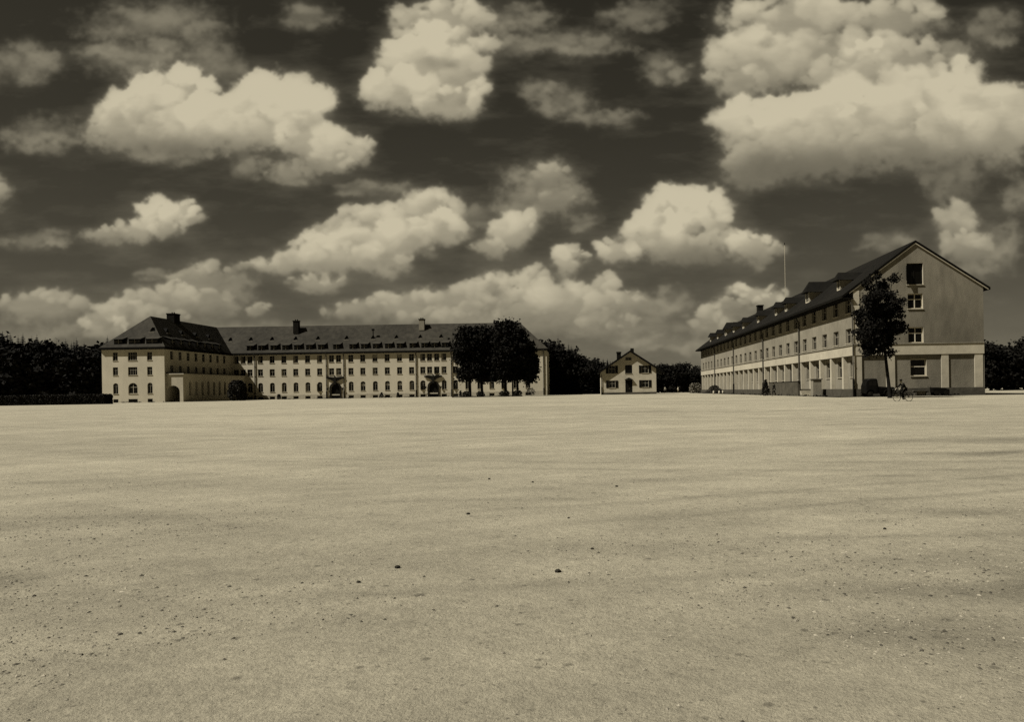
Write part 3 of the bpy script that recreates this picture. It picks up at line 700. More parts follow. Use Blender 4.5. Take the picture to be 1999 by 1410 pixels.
for i in range(9):
    px = 1935+i*13; Y = 128+(i%3)*7
    forest_tree(gx(px, Y), Y, random.uniform(7.5, 9.5), i%4, 'dark broadleaf tree beyond the right corner of the gabled barracks', 'broadleaf trees beyond the gabled barracks', 'b')

# ================================================================== SHRUBS, HEDGES
def shrub(name, label, loc, w, h, leaf=.3, m='hedge', cone=False, group=None, n=700, cat='shrub'):
    t = thing(name, label, cat, loc, group=group)
    pts = []
    for _ in range(n):
        f = rng.random()**.8; z = h*f
        r = w/2*((1-f)**.8 if cone else math.sqrt(max(.05, 1-(2*f-.8)**2*.55)))
        a_ = rng.random()*6.283; q_ = r*(.4+.6*rng.random()**.5)
        pts.append((q_*math.cos(a_)+rng.normal()*.06, q_*math.sin(a_)+rng.normal()*.06, z+.05))
    mb = MB(); leaf_cards(mb, np.array(pts), leaf, m)
    link('foliage', mb.mesh('foliage'), t, (0,0,0))
    tm = MB(); tm.tube((0,0,-.1), (0,0,h*.6), .05+.01*h, .02, 'bark', 6); tm.tube((0,0,h*.2), (w*.2,0,h*.5), .03, .01, 'bark', 5); tm.tube((0,0,h*.2), (-w*.2,.1,h*.55), .03, .01, 'bark', 5)
    link('stem', tm.mesh('stem'), t, (0,0,0)); return t
Y = 176.0
shrub('shrub', 'large dark rounded shrub in the corner beside the white arcade wing', (gx(463, Y), Y, 0), 4.2, 4.6, .5, n=1500)
shrub('shrub', 'lower dark shrub leaning against the foot of the large corner shrub', (gx(474, 178), 178, 0), 2.0, 1.5, .35, n=350)
for px, w_, h_, lab in ((544.5, .9, 1.3, 'small dark bush at the wall foot, leftmost before the long facade'), (745, 1.6, 1.35, 'small pointed bush at the wall foot midway between the two portals'), (777, .9, 1.3, 'narrow bush at the wall foot left of the second portal'), (899, .8, 1.5, 'thin bush at the wall foot beside the leftmost clump tree'), (1036, 2.2, 1.9, 'dark rounded bush at the wall foot right of the tree clump')):
    shrub('bush', lab, (gx(px, 196.3), 196.3, 0), w_, h_, .28, cone=px in (745, 777, 899), n=260, group='bushes along the foot of the barracks')
for px, w_, lab in ((911, 2.0, 'dark bush at the foot of the leftmost clump tree'), (938, 1.8, 'dark bush at the foot of the second clump tree'), (985, 2.4, 'broad dark bush at the foot of the tallest tree'), (1010, 2.2, 'dark bush at the foot of the rightmost clump tree')):
    shrub('bush', lab, (gx(px, TY-1.5), TY-1.5, 0), w_, 1.25, .3, n=350, group='bushes under the tree clump')
def hedge(label, x0, x1, y0, y1, h, m='hedge', n=3500):
    t = thing('hedge', label, 'hedge', ((x0+x1)/2, (y0+y1)/2, 0))
    X, Yh = (x1-x0)/2, (y1-y0)/2
    core = MB(); core.box(-X+.12, X-.12, -Yh+.12, Yh-.12, -.05, h-.12, m); link('core', core.mesh('core'), t, (0,0,0))
    pts = []
    for _ in range(n):
        p_ = [rng.uniform(-X, X), rng.uniform(-Yh, Yh), rng.uniform(0, h)]
        k_ = rng.random()
        if k_ < .4: p_[2] = h+rng.normal()*.05
        elif k_ < .85: p_[1] = -Yh+rng.normal()*.05
        else: p_[0] = (X if rng.random() < .5 else -X)+rng.normal()*.05
        pts.append(p_)
    mb = MB(); leaf_cards(mb, np.array(pts), .28, m); link('foliage', mb.mesh('foliage'), t, (0,0,0)); return t
hedge('long clipped dark hedge running to the front corner of the L-shaped barracks', gx(-40, 140), gx(203, 140), 140, 142.5, 1.75, n=9000)
t = thing('hedge', 'low dark rounded hedge mound before the far end of the gabled barracks', 'hedge', (26.9, 165, 0))
pts = []
for _ in range(2600):
    y_ = rng.uniform(-7, 7); h_ = 1.75*math.sqrt(max(0, 1-(y_/7.2)**2))*(.85+.15*math.sin(y_*2)); a_ = rng.random()*math.pi; q_ = rng.random()**.4
    pts.append((.9*math.cos(a_)*q_, y_, h_*math.sin(a_)*q_+.05))
mb = MB(); leaf_cards(mb, np.array(pts), .4, 'hedge_mid'); link('foliage', mb.mesh('foliage'), t, (0,0,0))
for q_ in (-4,-1.5,1,3.5): tm = MB(); tm.tube((0,q_,-.1), (0,q_,.9), .05, .02, 'bark', 5); link('stem', tm.mesh('stem'), t, (0,0,0))
shrub('shrub', 'pale flowering shrub by the far corner of the gabled barracks', (gx(1358, 200), 200, 0), 3.4, 2.5, .4, m='leaf_pale', n=800)
shrub('shrub', 'small dark upright shrub at the left end of the stair landing', (gx(1495, 104), 104, 0), 1.3, 2.1, .25, cone=True, n=500)
shrub('bush', 'low dark bush between the parked car and the cyclist', (gx(1740, 79.2), 79.2, 0), 1.0, .9, .2, n=300)
for px, lab in ((1393, 'small white marker stone before the hedge mound, leftmost of three'), (1404, 'small white marker stone before the hedge mound, middle of three'), (1411, 'small white marker stone before the hedge mound, rightmost of three')):
    mb = MB(); q = at(px, 770, 150); mb.tube((0,0,-.05), (0,0,.55), .17, .14, 'white_paint', 8); mb.tube((0,0,.55), (0,0,.68), .14, .05, 'white_paint', 8)
    tag(link('marker_stone', mb.mesh('marker_stone', True), None, (q.x, 150, 0)), lab, 'marker stone', 'marker stones')
# kerb strip under the tree clump: border bed edge
mb = MB(); mb.box(gx(882, TY-4), gx(1020, TY-4), TY-4, TY-3.6, -.05, .16, 'kerb'); tag(mb.build('kerb'), kind='structure')

mb = MB(); mb.box(25.6, GX0-.085, GY0-1.6, GY1+3, -.3, .03, 'asphalt'); mb.box(25.45, 25.597, GY0-1.75, GY1+3, -.3, .07, 'kerb'); mb.box(25.6, GX1+4, GY0-1.75, GY0-1.603, -.3, .07, 'kerb'); mb.box(GX0-.084, GX1+4, GY0-1.6, GY0-.085, -.3, .028, 'asphalt')
tag(mb.build('pavement'), kind='structure')
wp = []
for _ in range(2600):
    r_ = random.random()
    if r_ < .45: x_, y_ = random.uniform(WX1+4, MX1+1), 197.75+random.gauss(0, .18)
    elif r_ < .55: x_, y_ = random.uniform(WX0, WX1), 166.8+random.gauss(0, .15)
    elif r_ < .65: x_, y_ = random.uniform(GX0+.5, GX1), 80.85+random.gauss(0, .12)
    elif r_ < .85: x_, y_ = 25.35+random.gauss(0, .12), random.uniform(80, 190)
    else: x_, y_ = random.uniform(hx0, hx1), 179.7+random.gauss(0, .2)
    if vnoise(np.array([x_*.6+50]), np.array([y_*.3+5]), 9)[0] < .45: continue
    wp.append((x_, y_, random.uniform(.02, .2)))
mb = MB(); leaf_cards(mb, np.array(wp), .22, 'hedge'); tag(mb.build('weeds'), 'scattered low weeds along the foot of the walls', 'weeds', kind='stuff')

# ================================================================== PEOPLE
def skin(name, J, E, m, parent, sub=2, root=0, mesh_mod=None):
    names = list(J); idx = {n: i for i, n in enumerate(names)}
    me = bpy.data.meshes.new(name); me.from_pydata([J[n][:3] for n in names], [(idx[a_], idx[b_]) for a_, b_ in E], []); me.update()
    o = bpy.data.objects.new(name, me); col.objects.link(o); o.parent = parent
    md = o.modifiers.new('skin', 'SKIN'); md.use_smooth_shade = True
    sv = me.skin_vertices[0].data
    for n in names:
        r = J[n][3]; sv[idx[n]].radius = r if isinstance(r, tuple) else (r, r)
        sv[idx[n]].use_root = (n == names[root])
    s2 = o.modifiers.new('sub', 'SUBSURF'); s2.levels = sub; s2.render_levels = sub
    me.materials.append(M[m]); return o
def add_hand(J, E, key, wrist, d, up, side):
    """palm and five bent fingers rooted at the wrist joint"""
    w_ = Vector(wrist); d = Vector(d).normalized(); up = Vector(up).normalized(); sd = d.cross(up).normalized()*side
    pk = key+'_palm'; pc = w_+d*.07; J[pk] = (*pc, (.035, .018)); E.append((key, pk))
    for i, (o_, l_) in enumerate(((-.027, .07), (-.009, .08), (.009, .075), (.027, .06))):
        b0 = pc+sd*o_+d*.03; b1 = b0+d*l_*.5-up*.012; b2 = b1+d*l_*.25-up*l_*.45
        J[f'{key}f{i}a'] = (*b0, .010); J[f'{key}f{i}b'] = (*b1, .009); J[f'{key}f{i}c'] = (*b2, .008)
        E += [(pk, f'{key}f{i}a'), (f'{key}f{i}a', f'{key}f{i}b'), (f'{key}f{i}b', f'{key}f{i}c')]
    t0 = w_+d*.045+sd*.04; t1 = t0+d*.04+sd*.012-up*.02
    J[key+'t0'] = (*t0, .011); J[key+'t1'] = (*t1, .009); E += [(key, key+'t0'), (key+'t0', key+'t1')]
def person(label, loc, rz, pose, cloth, legs, hat, group=None):
    """local frame: the person faces -X"""
    t = thing('person', label, 'person', loc, rz, group)
    P = pose; J = {}; E = []
    J['pelvis'] = (*P['pelvis'], (.14, .12)); J['waist'] = (*P['waist'], (.14, .11)); J['chest'] = (*P['chest'], (.17, .12)); J['neck'] = (*P['neck'], .06)
    nk = Vector(P['neck']); hd = Vector(P['head'])
    J['skull'] = (*(nk.lerp(hd, .45)+Vector((-.02,0,0))), .075); J['head'] = (*hd, .098); J['crown'] = (*(hd+Vector((.005, 0, .08))), .07)
    J['nose'] = (*(hd+Vector((-.105, 0, -.02))), .014); J['earL'] = (*(hd+Vector((.0, .095, -.01))), .018); J['earR'] = (*(hd+Vector((.0, -.095, -.01))), .018)
    E += [('pelvis','waist'),('waist','chest'),('chest','neck'),('neck','skull'),('skull','head'),('head','crown'),('head','nose'),('head','earL'),('head','earR')]
    for s, q in (('L', 1), ('R', -1)):
        J['sh'+s] = (*P['sh'+s], .065); J['el'+s] = (*P['el'+s], .045); J['wr'+s] = (*P['wr'+s], .03)
        E += [('chest','sh'+s),('sh'+s,'el'+s),('el'+s,'wr'+s)]
        add_hand(J, E, 'wr'+s, P['wr'+s], Vector(P['wr'+s])-Vector(P['el'+s])*1.0, (0,0,1) if P.get('grip') else (1,0,0), q)
        J['hp'+s] = (*P['hp'+s], .095); J['kn'+s] = (*P['kn'+s], .06); J['an'+s] = (*P['an'+s], .04)
        a_ = Vector(P['an'+s]); J['he'+s] = (*(a_+Vector((.03,0,-.05))), .035); J['to'+s] = (*(a_+Vector((-.17,0,-.055))), .03)
        E += [('pelvis','hp'+s),('hp'+s,'kn'+s),('kn'+s,'an'+s),('an'+s,'he'+s),('he'+s,'to'+s)]
    skin('body', J, E, 'skin', t)
    Jc = {}; Ec = [('pelvis','waist'),('waist','chest'),('chest','neck')]
    for n, r in (('pelvis', (.17,.15)), ('waist', (.165,.14)), ('chest', (.2,.15)), ('neck', .075)): Jc[n] = (*J[n][:3], r)
    for s in 'LR':
        Jc['sh'+s] = (*P['sh'+s], .085); Jc['el'+s] = (*P['el'+s], .065); Jc['wr'+s] = (*(Vector(P['wr'+s])*.94+Vector(P['el'+s])*.06), .045)
        Ec += [('chest','sh'+s),('sh'+s,'el'+s),('el'+s,'wr'+s)]
    skin('jacket', Jc, Ec, cloth, t)
    Jt = {'pelvis': (*(Vector(P['pelvis'])-Vector((0,0,.02))), (.165,.145))}; Et = []
    for s in 'LR':
        Jt['hp'+s] = (*P['hp'+s], .115); Jt['kn'+s] = (*P['kn'+s], .085); Jt['an'+s] = (*(Vector(P['an'+s])+Vector((0,0,.03))), .06)
        Et += [('pelvis','hp'+s),('hp'+s,'kn'+s),('kn'+s,'an'+s)]
    skin('trousers', Jt, Et, legs, t)
    for s in 'LR':
        a_ = Vector(P['an'+s]); Js = {'a': (*(a_+Vector((0,0,0))), .05), 'b': (*(a_+Vector((.03,0,-.045))), .048), 'c': (*(a_+Vector((-.12,0,-.055))), .045), 'd': (*(a_+Vector((-.19,0,-.06))), .03)}
        skin('shoe', Js, [('a','b'),('b','c'),('c','d')], 'rubber', t, sub=1)
    if hat:
        mb = MB(); h_ = hd+Vector((.0, 0, .06))
        mb.tube(h_, h_+Vector((0,0,.1)), .112, .095, hat, 12); mb.tube(h_+Vector((-.04,0,-.01)), h_+Vector((-.04,0,.01)), .14, .13, hat, 12)
        link('cap', mb.mesh('cap', True), t, (0,0,0))
    else:
        skin('hair', {'a': (*(hd+Vector((.03,0,.04))), .105), 'b': (*(hd+Vector((.0,0,.08))), .085)}, [('a','b')], 'coat', t, sub=1)
    return t
cy = dict(grip=1, pelvis=(.16,0,1.0), waist=(.08,0,1.12), chest=(-.06,0,1.33), neck=(-.13,0,1.46), head=(-.18,0,1.57),
          shL=(-.07,.18,1.36), shR=(-.07,-.18,1.36), elL=(-.26,.25,1.14), elR=(-.26,-.25,1.14), wrL=(-.42,.24,1.02), wrR=(-.42,-.24,1.02),
          hpL=(.12,.09,.96), hpR=(.12,-.09,.96), knL=(-.22,.11,.78), knR=(-.17,-.11,.62), anL=(-.02,.12,.45), anR=(.02,-.12,.23))
cyx = gx(1763, 60); cyz = gh(0, 60)
person('dark-clothed person riding a bicycle before the gable wall', (cyx, 60, cyz), R(14), cy, 'coat', 'coat', 'coat')
bk = thing('bicycle', 'dark bicycle ridden across the ground before the gable wall', 'bicycle', (cyx, 60, cyz), R(14))
def wheel(parent, x, r):
    mb = MB(); n = 28
    for i in range(n):
        a0, a1 = 2*math.pi*i/n, 2*math.pi*(i+1)/n
        mb.tube((x+r*math.cos(a0), 0, r+.0+r*math.sin(a0)), (x+r*math.cos(a1), 0, r+r*math.sin(a1)), .02, .02, 'rubber', 6, caps=False)
    ty = link('tyre', mb.mesh('tyre', True), None, (0,0,0)); w_ = MB()
    for i in range(14):
        a0 = 2*math.pi*i/14; w_.tube((x, .02*(-1)**i, r), (x+(r-.02)*math.cos(a0), 0, r+(r-.02)*math.sin(a0)), .003, .003, 'steel', 4)
    w_.tube((x, -.05, r), (x, .05, r), .025, .025, 'steel', 8)
    o = link('wheel', w_.mesh('wheel'), parent, (0,0,0)); ty.parent = o
wheel(bk, -.56, .34); wheel(bk, .52, .34)
mb = MB()
for p_, q_ in (((-.56,.04,.34),(-.44,.02,.82)), ((-.56,-.04,.34),(-.44,-.02,.82)), ((-.44,0,.8),(-.41,0,.98)), ((-.43,0,.84),(.14,0,.82)), ((-.45,0,.74),(.0,0,.3)), ((.0,0,.3),(.17,0,.92)), ((.0,.04,.3),(.52,.05,.34)), ((.0,-.04,.3),(.52,-.05,.34)), ((.14,0,.8),(.52,.05,.34)), ((.14,0,.8),(.52,-.05,.34))):
    mb.tube(p_, q_, .016, .016, 'iron', 7)
link('frame', mb.mesh('frame', True), bk, (0,0,0))
mb = MB(); mb.tube((-.41,0,.98), (-.47,0,1.02), .015, .015, 'iron', 7); mb.tube((-.47,-.1,1.02), (-.47,.1,1.02), .013, .013, 'steel', 7)
for q_ in (-1, 1): mb.tube((-.47,q_*.1,1.02), (-.38,q_*.28,.99), .013, .013, 'steel', 7); mb.tube((-.43,q_*.2,1.005), (-.36,q_*.3,.985), .02, .02, 'rubber', 7)
link('handlebar', mb.mesh('handlebar', True), bk, (0,0,0))
sk = skin('saddle', {'a': (.24,0,.93,(.08,.03)), 'b': (.12,0,.935,(.04,.02)), 'c': (.02,0,.93,(.02,.015))}, [('a','b'),('b','c')], 'rubber', bk, sub=1)
mb = MB(); mb.tube((0,-.08,.3), (0,.08,.3), .02, .02, 'iron', 8); mb.tube((0,.08,.3), (-.06,.09,.39), .012, .012, 'iron', 6); mb.tube((0,-.08,.3), (.06,-.09,.17), .012, .012, 'iron', 6); mb.box(-.11,-.01,.09,.17,.375,.4,'rubber'); mb.box(.0,.1,-.17,-.09,.15,.175,'rubber'); mb.tube((0,.03,.3),(0,.04,.3),.09,.09,'iron',16)
link('pedals', mb.mesh('pedals'), bk, (0,0,0))
std = dict(pelvis=(0,0,.94), waist=(0,0,1.1), chest=(-.01,0,1.34), neck=(0,0,1.5), head=(-.02,0,1.63), shL=(0,.2,1.4), shR=(0,-.2,1.4), elL=(.03,.26,1.12), elR=(.0,-.26,1.12),
           wrL=(-.03,.27,.88), wrR=(-.08,-.25,.88), hpL=(0,.1,.9), hpR=(0,-.1,.9), knL=(-.12,.1,.5), knR=(.05,-.1,.49), anL=(-.1,.1,.09), anR=(.2,-.1,.12))
py_ = 232.0
person('person in white clothes standing before the dark trees by the small house', (gx(1323.5, 222), 222, 0), R(70), std, 'pale_cloth', 'pale_cloth', 'pale_cloth')
person('person in dim grey jacket standing in the shade right beside the small house', (gx(1298.5, 208), 208, 0), R(60), std, 'frame', 'coat', None)
person('dark-clothed person walking beside the stair landing of the gabled barracks', (gx(1511, 101), 101, 0), R(15), std, 'coat', 'coat', 'coat')

# ================================================================== OLD CAR, HANDCART, BENCH
car = thing('parked_car', 'dark old-fashioned car with tall boxy cabin parked left of the thin tree', 'car', (gx(1711, 78.4), 78.4, 0), R(0))
def loft(mb, secs, m):
    """secs: (x, half width, z low, z high, corner) cross-sections joined in turn"""
    rings = []
    for x, hw_, z0, z1, c in secs:
        rings.append([(x, -hw_, z0), (x, -hw_, z1-c), (x, -hw_+c, z1), (x, hw_-c, z1), (x, hw_, z1-c), (x, hw_, z0)])
    i0 = len(mb.v); k = mb.mi(m); n = 6
    for r_ in rings: mb.v += r_
    for i in range(len(rings)-1):
        for j in range(n): mb.f.append((i0+i*n+j, i0+i*n+(j+1)%n, i0+(i+1)*n+(j+1)%n, i0+(i+1)*n+j)); mb.m.append(k)
    mb.f.append(tuple(range(i0, i0+n))[::-1]); mb.m.append(k); e0 = i0+(len(rings)-1)*n; mb.f.append(tuple(range(e0, e0+n))); mb.m.append(k)
mb = MB()
loft(mb, [(-1.38,.55,.45,1.2,.1),(-1.25,.66,.38,1.45,.12),(-1.15,.68,.35,1.78,.14),(-.9,.7,.35,1.86,.12),(-.3,.7,.35,1.86,.1),(-.14,.68,.35,1.8,.1),(.0,.62,.4,1.05,.12),(.6,.5,.4,1.02,.14),(1.05,.4,.42,.98,.12),(1.12,.36,.45,.9,.1)], 'carpaint')
link('body', mb.mesh('body'), car, (0,0,0))
mb = MB()
for q_ in (-1, 1):
    for x0, x1 in ((-1.0, -.66), (-.6, -.24)): mb.box(x0, x1, q_*.702-.004, q_*.702+.004, 1.15, 1.62, 'glass')
mb.box(-.135, -.125, -.5, .5, 1.2, 1.65, 'glass'); link('window', mb.mesh('window'), car, (0,0,0))
for q_ in (-1, 1):
    for xw in (-.92, .92):
        fb = MB(); n = 8
        for i in range(n):
            a0, a1 = math.pi*(.02+.96*i/n), math.pi*(.02+.96*(i+1)/n); r_ = .42
            v0 = [(xw+r_*math.cos(a0), q_*y_, .33+r_*math.sin(a0)) for y_ in (.52, .82)]; v1 = [(xw+r_*math.cos(a1), q_*y_, .33+r_*math.sin(a1)) for y_ in (.82, .52)]
            fb.face(v0+v1, 'carpaint')
        link('mudguard', fb.mesh('mudguard'), car, (0,0,0))
        wb = MB(); wb.tube((xw, q_*.6, .33), (xw, q_*.76, .33), .33, .33, 'rubber', 20)
        wo = link('wheel', wb.mesh('wheel'), car, (0,0,0)); hb = MB(); hb.tube((xw, q_*.76, .33), (xw, q_*.775, .33), .17, .15, 'iron', 16); link('rim', hb.mesh('rim'), wo, (0,0,0))
    lb = MB(); lb.tube((1.0, q_*.45, .85), (1.13, q_*.45, .85), .06, .11, 'iron', 12); lb.tube((1.13, q_*.45, .85), (1.145, q_*.45, .85), .105, .09, 'steel', 12); link('headlight', lb.mesh('headlight'), car, (0,0,0))
    rbm = MB(); rbm.box(-.55, .55, q_*.72-.1, q_*.72+.1, .3, .34, 'iron'); link('running_board', rbm.mesh('running_board'), car, (0,0,0))
mb = MB(); mb.tube((1.22,-.6,.45),(1.22,.6,.45),.03,.03,'steel',8); mb.tube((1.08,-.3,.45),(1.22,-.3,.45),.02,.02,'iron',6); mb.tube((1.08,.3,.45),(1.22,.3,.45),.02,.02,'iron',6); link('bumper', mb.mesh('bumper'), car, (0,0,0))
ct = thing('handcart', 'low black box handcart standing before the right part of the gable plinth', 'cart', (gx(1835, 79.2), 79.2, 0))
mb = MB(); loft(mb, [(-.85,.4,.35,.86,.03),(-.3,.4,.2,.86,.03),(.45,.4,.2,.8,.03),(.55,.4,.22,.7,.05),(.82,.38,.25,.66,.08)], 'carpaint'); link('box', mb.mesh('box'), ct, (0,0,0))
for q_ in (-1, 1):
    for xw in (-.5, .5):
        wb = MB(); wb.tube((xw, q_*.42, .26), (xw, q_*.5, .26), .26, .26, 'rubber', 18); wb.tube((xw, q_*.5, .26), (xw, q_*.53, .26), .06, .05, 'iron', 10); link('wheel', wb.mesh('wheel'), ct, (0,0,0))
    hb = MB(); hb.tube((-.85, q_*.25, .75), (-1.15, q_*.25, .95), .02, .02, 'iron', 6); link('handle', hb.mesh('handle'), ct, (0,0,0))
bn = thing('stone_bench', 'low pale stone bench against the gable plinth below the ground floor window', 'bench', (gx(1798, 80.3), 80.3, 0))
mb = MB(); mb.box(-.85, .85, -.22, .22, .5, .6, 'plinth'); link('seat', mb.mesh('seat'), bn, (0,0,0))
for q_ in (-1, 1):
    mb = MB(); mb.box(q_*.62-.1, q_*.62+.1, -.18, .18, 0, .5, 'plinth'); link('leg', mb.mesh('leg'), bn, (0,0,0))
mb = MB(); mb.box(-.5, .5, .05, .12, .0, .5, 'plinth_pale'); link('back_slab', mb.mesh('back_slab'), bn, (0,0,0))

# ================================================================== GROUND
def axis(lims, fine, coarse):
    out = list(np.arange(lims[0], lims[1]+1e-6, fine)); v_ = fine
    hi = lims[1]
    while hi < coarse: v_ *= 1.25; hi += v_; out.append(hi)
    lo__ = lims[0]; v_ = fine
    while lo__ > -coarse: v_ *= 1.25; lo__ -= v_; out.insert(0, lo__)
    return np.array(out)
xs = axis((-30, 30), .3, 4000); ys = axis((1, 60), .16, 4000)
XX, YY = np.meshgrid(xs, ys)
t_ = np.clip((YY-15)/70, 0, 1); ZZ = -.4*(1-t_*t_*(3-2*t_))
ZZ += np.where((YY < 90) & (abs(XX) < 60), (fbm(XX*.5, YY*.5, 3, 4)-.5)*.05, 0)
# worn / gravel-strewn areas of the square and a painted shade stripe, in metres
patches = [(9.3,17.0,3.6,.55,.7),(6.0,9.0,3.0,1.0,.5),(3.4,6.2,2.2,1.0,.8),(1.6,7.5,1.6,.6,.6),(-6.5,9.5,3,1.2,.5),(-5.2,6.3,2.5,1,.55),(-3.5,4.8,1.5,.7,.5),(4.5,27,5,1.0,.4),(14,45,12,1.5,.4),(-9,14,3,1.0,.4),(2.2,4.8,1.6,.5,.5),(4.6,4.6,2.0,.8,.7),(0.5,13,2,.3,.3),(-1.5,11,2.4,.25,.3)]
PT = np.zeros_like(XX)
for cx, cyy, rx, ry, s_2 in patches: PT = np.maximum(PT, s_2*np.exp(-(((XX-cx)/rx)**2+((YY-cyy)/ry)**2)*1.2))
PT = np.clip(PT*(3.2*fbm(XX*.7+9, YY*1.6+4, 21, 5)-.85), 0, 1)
hollow_shade = [(10.2,21.0,4.2,1.25,.62),(7.5,18.6,1.6,.16,.4),(-7.2,29,.5,.2,.8),(-6.9,17.8,.4,.16,.6),(5.1,13.2,.5,.16,.75),(4.2,13.4,.35,.12,.5),(3.2,8.8,.35,.16,.7),(3.6,47,2.6,.8,.5),(8,62,5,1.5,.4),(3.3,11.3,.9,.14,.6),(2.2,11,.5,.12,.5),(-16,52,7,1.6,.3),(-1.5,60,5,1.2,.3),(4.6,7.1,.9,.2,.55),(-4,12.5,1.2,.2,.3)]  # shade of shallow hollows and the shade stripe, painted as darker ground
for cx, cyy, rx, ry, s_2 in hollow_shade: PT = np.maximum(PT, s_2*np.exp(-(((XX-cx-.35*(YY-cyy))/rx)**2+((YY-cyy)/ry)**2)))
def track(y0, k, c, st_):
    global PT
    for o_ in (0, 1.45):
        yc = y0+o_+k*XX+c*XX**2
        PT = np.maximum(PT, st_*np.exp(-((YY-yc)/.13)**2)*np.clip(2.6*fbm(XX*.35+3, YY*.35+8, 55, 3)-.7, 0, 1)*(YY < 60))
track(9, .32, .006, .5); track(15, -.22, .01, .42); track(26, .5, -.006, .45); track(6.2, .12, -.012, .45)
nx_, ny_ = len(xs), len(ys)
me = bpy.data.meshes.new('ground')
vs = np.stack([XX, YY, ZZ], -1).reshape(-1, 3)
idx = np.arange(nx_*ny_).reshape(ny_, nx_)
fs = np.stack([idx[:-1,:-1], idx[:-1,1:], idx[1:,1:], idx[1:,:-1]], -1).reshape(-1, 4)
me.from_pydata(vs.tolist(), [], fs.tolist()); me.update(); me.polygons.foreach_set('use_smooth', [True]*len(fs))
at_ = me.attributes.new('gravel_shade', 'FLOAT', 'POINT'); at_.data.foreach_set('value', PT.reshape(-1).astype(np.float32))  # gravel and wheel tracks together with the painted shade of hollows
gm = bpy.data.materials.new('parade_ground_sand'); gm.use_nodes = True; nt = gm.node_tree; N = nt.nodes; L = nt.links; b = N['Principled BSDF']
b.inputs['Roughness'].default_value = .95; b.inputs['Specular IOR Level'].default_value = .1
geo = N.new('ShaderNodeNewGeometry')
def noise(scale, detail=6, rough=.6, st=None, vec=None):
    n = N.new('ShaderNodeTexNoise'); n.inputs['Scale'].default_value = scale; n.inputs['Detail'].default_value = detail; n.inputs['Roughness'].default_value = rough
    if st:
        mp = N.new('ShaderNodeMapping'); mp.inputs['Scale'].default_value = st; mp.inputs['Rotation'].default_value = (0,0,R(8)); L.new(geo.outputs['Position'], mp.inputs['Vector']); L.new(mp.outputs[0], n.inputs['Vector'])
    else: L.new(geo.outputs['Position'], n.inputs['Vector'])
    return n.outputs['Fac']
def rng_(v_, a0, a1, b0, b1):
    r = N.new('ShaderNodeMapRange'); r.inputs['From Min'].default_value = a0; r.inputs['From Max'].default_value = a1; r.inputs['To Min'].default_value = b0; r.inputs['To Max'].default_value = b1; L.new(v_, r.inputs['Value']); return r.outputs[0]
def mth(op, a_, b_):
    m = N.new('ShaderNodeMath'); m.operation = op
    for i, q_ in enumerate((a_, b_)):
        if isinstance(q_, (int, float)): m.inputs[i].default_value = q_
        else: L.new(q_, m.inputs[i])
    return m.outputs[0]
att = N.new('ShaderNodeAttribute'); att.attribute_name = 'gravel_shade'
v1 = rng_(noise(.05, 6, .62, (1, 1.2, 1)), .32, .68, .83, 1.12)
v2 = rng_(noise(.55, 9, .74, (1, 1.1, 1)), .32, .68, .82, 1.13)
v3 = rng_(noise(14, 6, .75), .3, .7, .78, 1.18)
v4 = rng_(noise(70, 3, .7), .3, .7, .84, 1.15)
vor = N.new('ShaderNodeTexVoronoi'); vor.inputs['Scale'].default_value = 22; L.new(geo.outputs['Position'], vor.inputs['Vector'])
spk = rng_(vor.outputs['Distance'], .08, .2, .6, 1.0)
def drag(rot, sc_, lo, hi):
    n = N.new('ShaderNodeTexNoise'); n.inputs['Scale'].default_value = sc_; n.inputs['Detail'].default_value = 5; n.inputs['Roughness'].default_value = .6; n.inputs['Distortion'].default_value = .3
    mp = N.new('ShaderNodeMapping'); mp.vector_type = 'TEXTURE'; mp.inputs['Rotation'].default_value = (0, 0, R(rot)); mp.inputs['Scale'].default_value = (14, 1, 1); L.new(geo.outputs['Position'], mp.inputs['Vector']); L.new(mp.outputs[0], n.inputs['Vector'])
    return rng_(n.outputs['Fac'], .38, .62, lo, hi)
v5 = mth('MULTIPLY', drag(28, 1.6, .93, 1.05), drag(152, 1.1, .94, 1.04))
tuft = rng_(noise(2.6, 4, .6), .64, .72, 1.0, .80)
v5 = mth('MULTIPLY', v5, tuft)
tot = mth('MULTIPLY', mth('MULTIPLY', mth('MULTIPLY', v1, v2), v5), mth('MULTIPLY', v3, v4))
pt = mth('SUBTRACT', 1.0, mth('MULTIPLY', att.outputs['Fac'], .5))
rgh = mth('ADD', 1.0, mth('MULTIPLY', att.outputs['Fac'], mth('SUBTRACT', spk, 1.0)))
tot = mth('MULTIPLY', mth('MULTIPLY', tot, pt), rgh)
def crumbs(sc_, thr, keep, dark):
    v = N.new('ShaderNodeTexVoronoi'); v.inputs['Scale'].default_value = sc_; L.new(geo.outputs['Position'], v.inputs['Vector'])
    sc3 = N.new('ShaderNodeSeparateColor'); L.new(v.outputs['Color'], sc3.inputs[0])
    on = mth('LESS_THAN', sc3.outputs[0], keep); near = mth('SUBTRACT', 1.0, rng_(v.outputs['Distance'], thr*.5, thr, 0, 1))
    near.node.inputs[1].links[0].from_node.clamp = True
    return mth('SUBTRACT', 1.0, mth('MULTIPLY', mth('MULTIPLY', on, near), dark))
tot = mth('MULTIPLY', tot, mth('MULTIPLY', crumbs(6, .22, .16, .45), mth('MULTIPLY', crumbs(17, .28, .2, .4), crumbs(2.2, .13, .12, .4))))
vm = N.new('ShaderNodeVectorMath'); vm.operation = 'SCALE'; vm.inputs[0].default_value = (.228, .2045, .143); L.new(tot, vm.inputs['Scale']); L.new(vm.outputs[0], b.inputs['Base Color'])
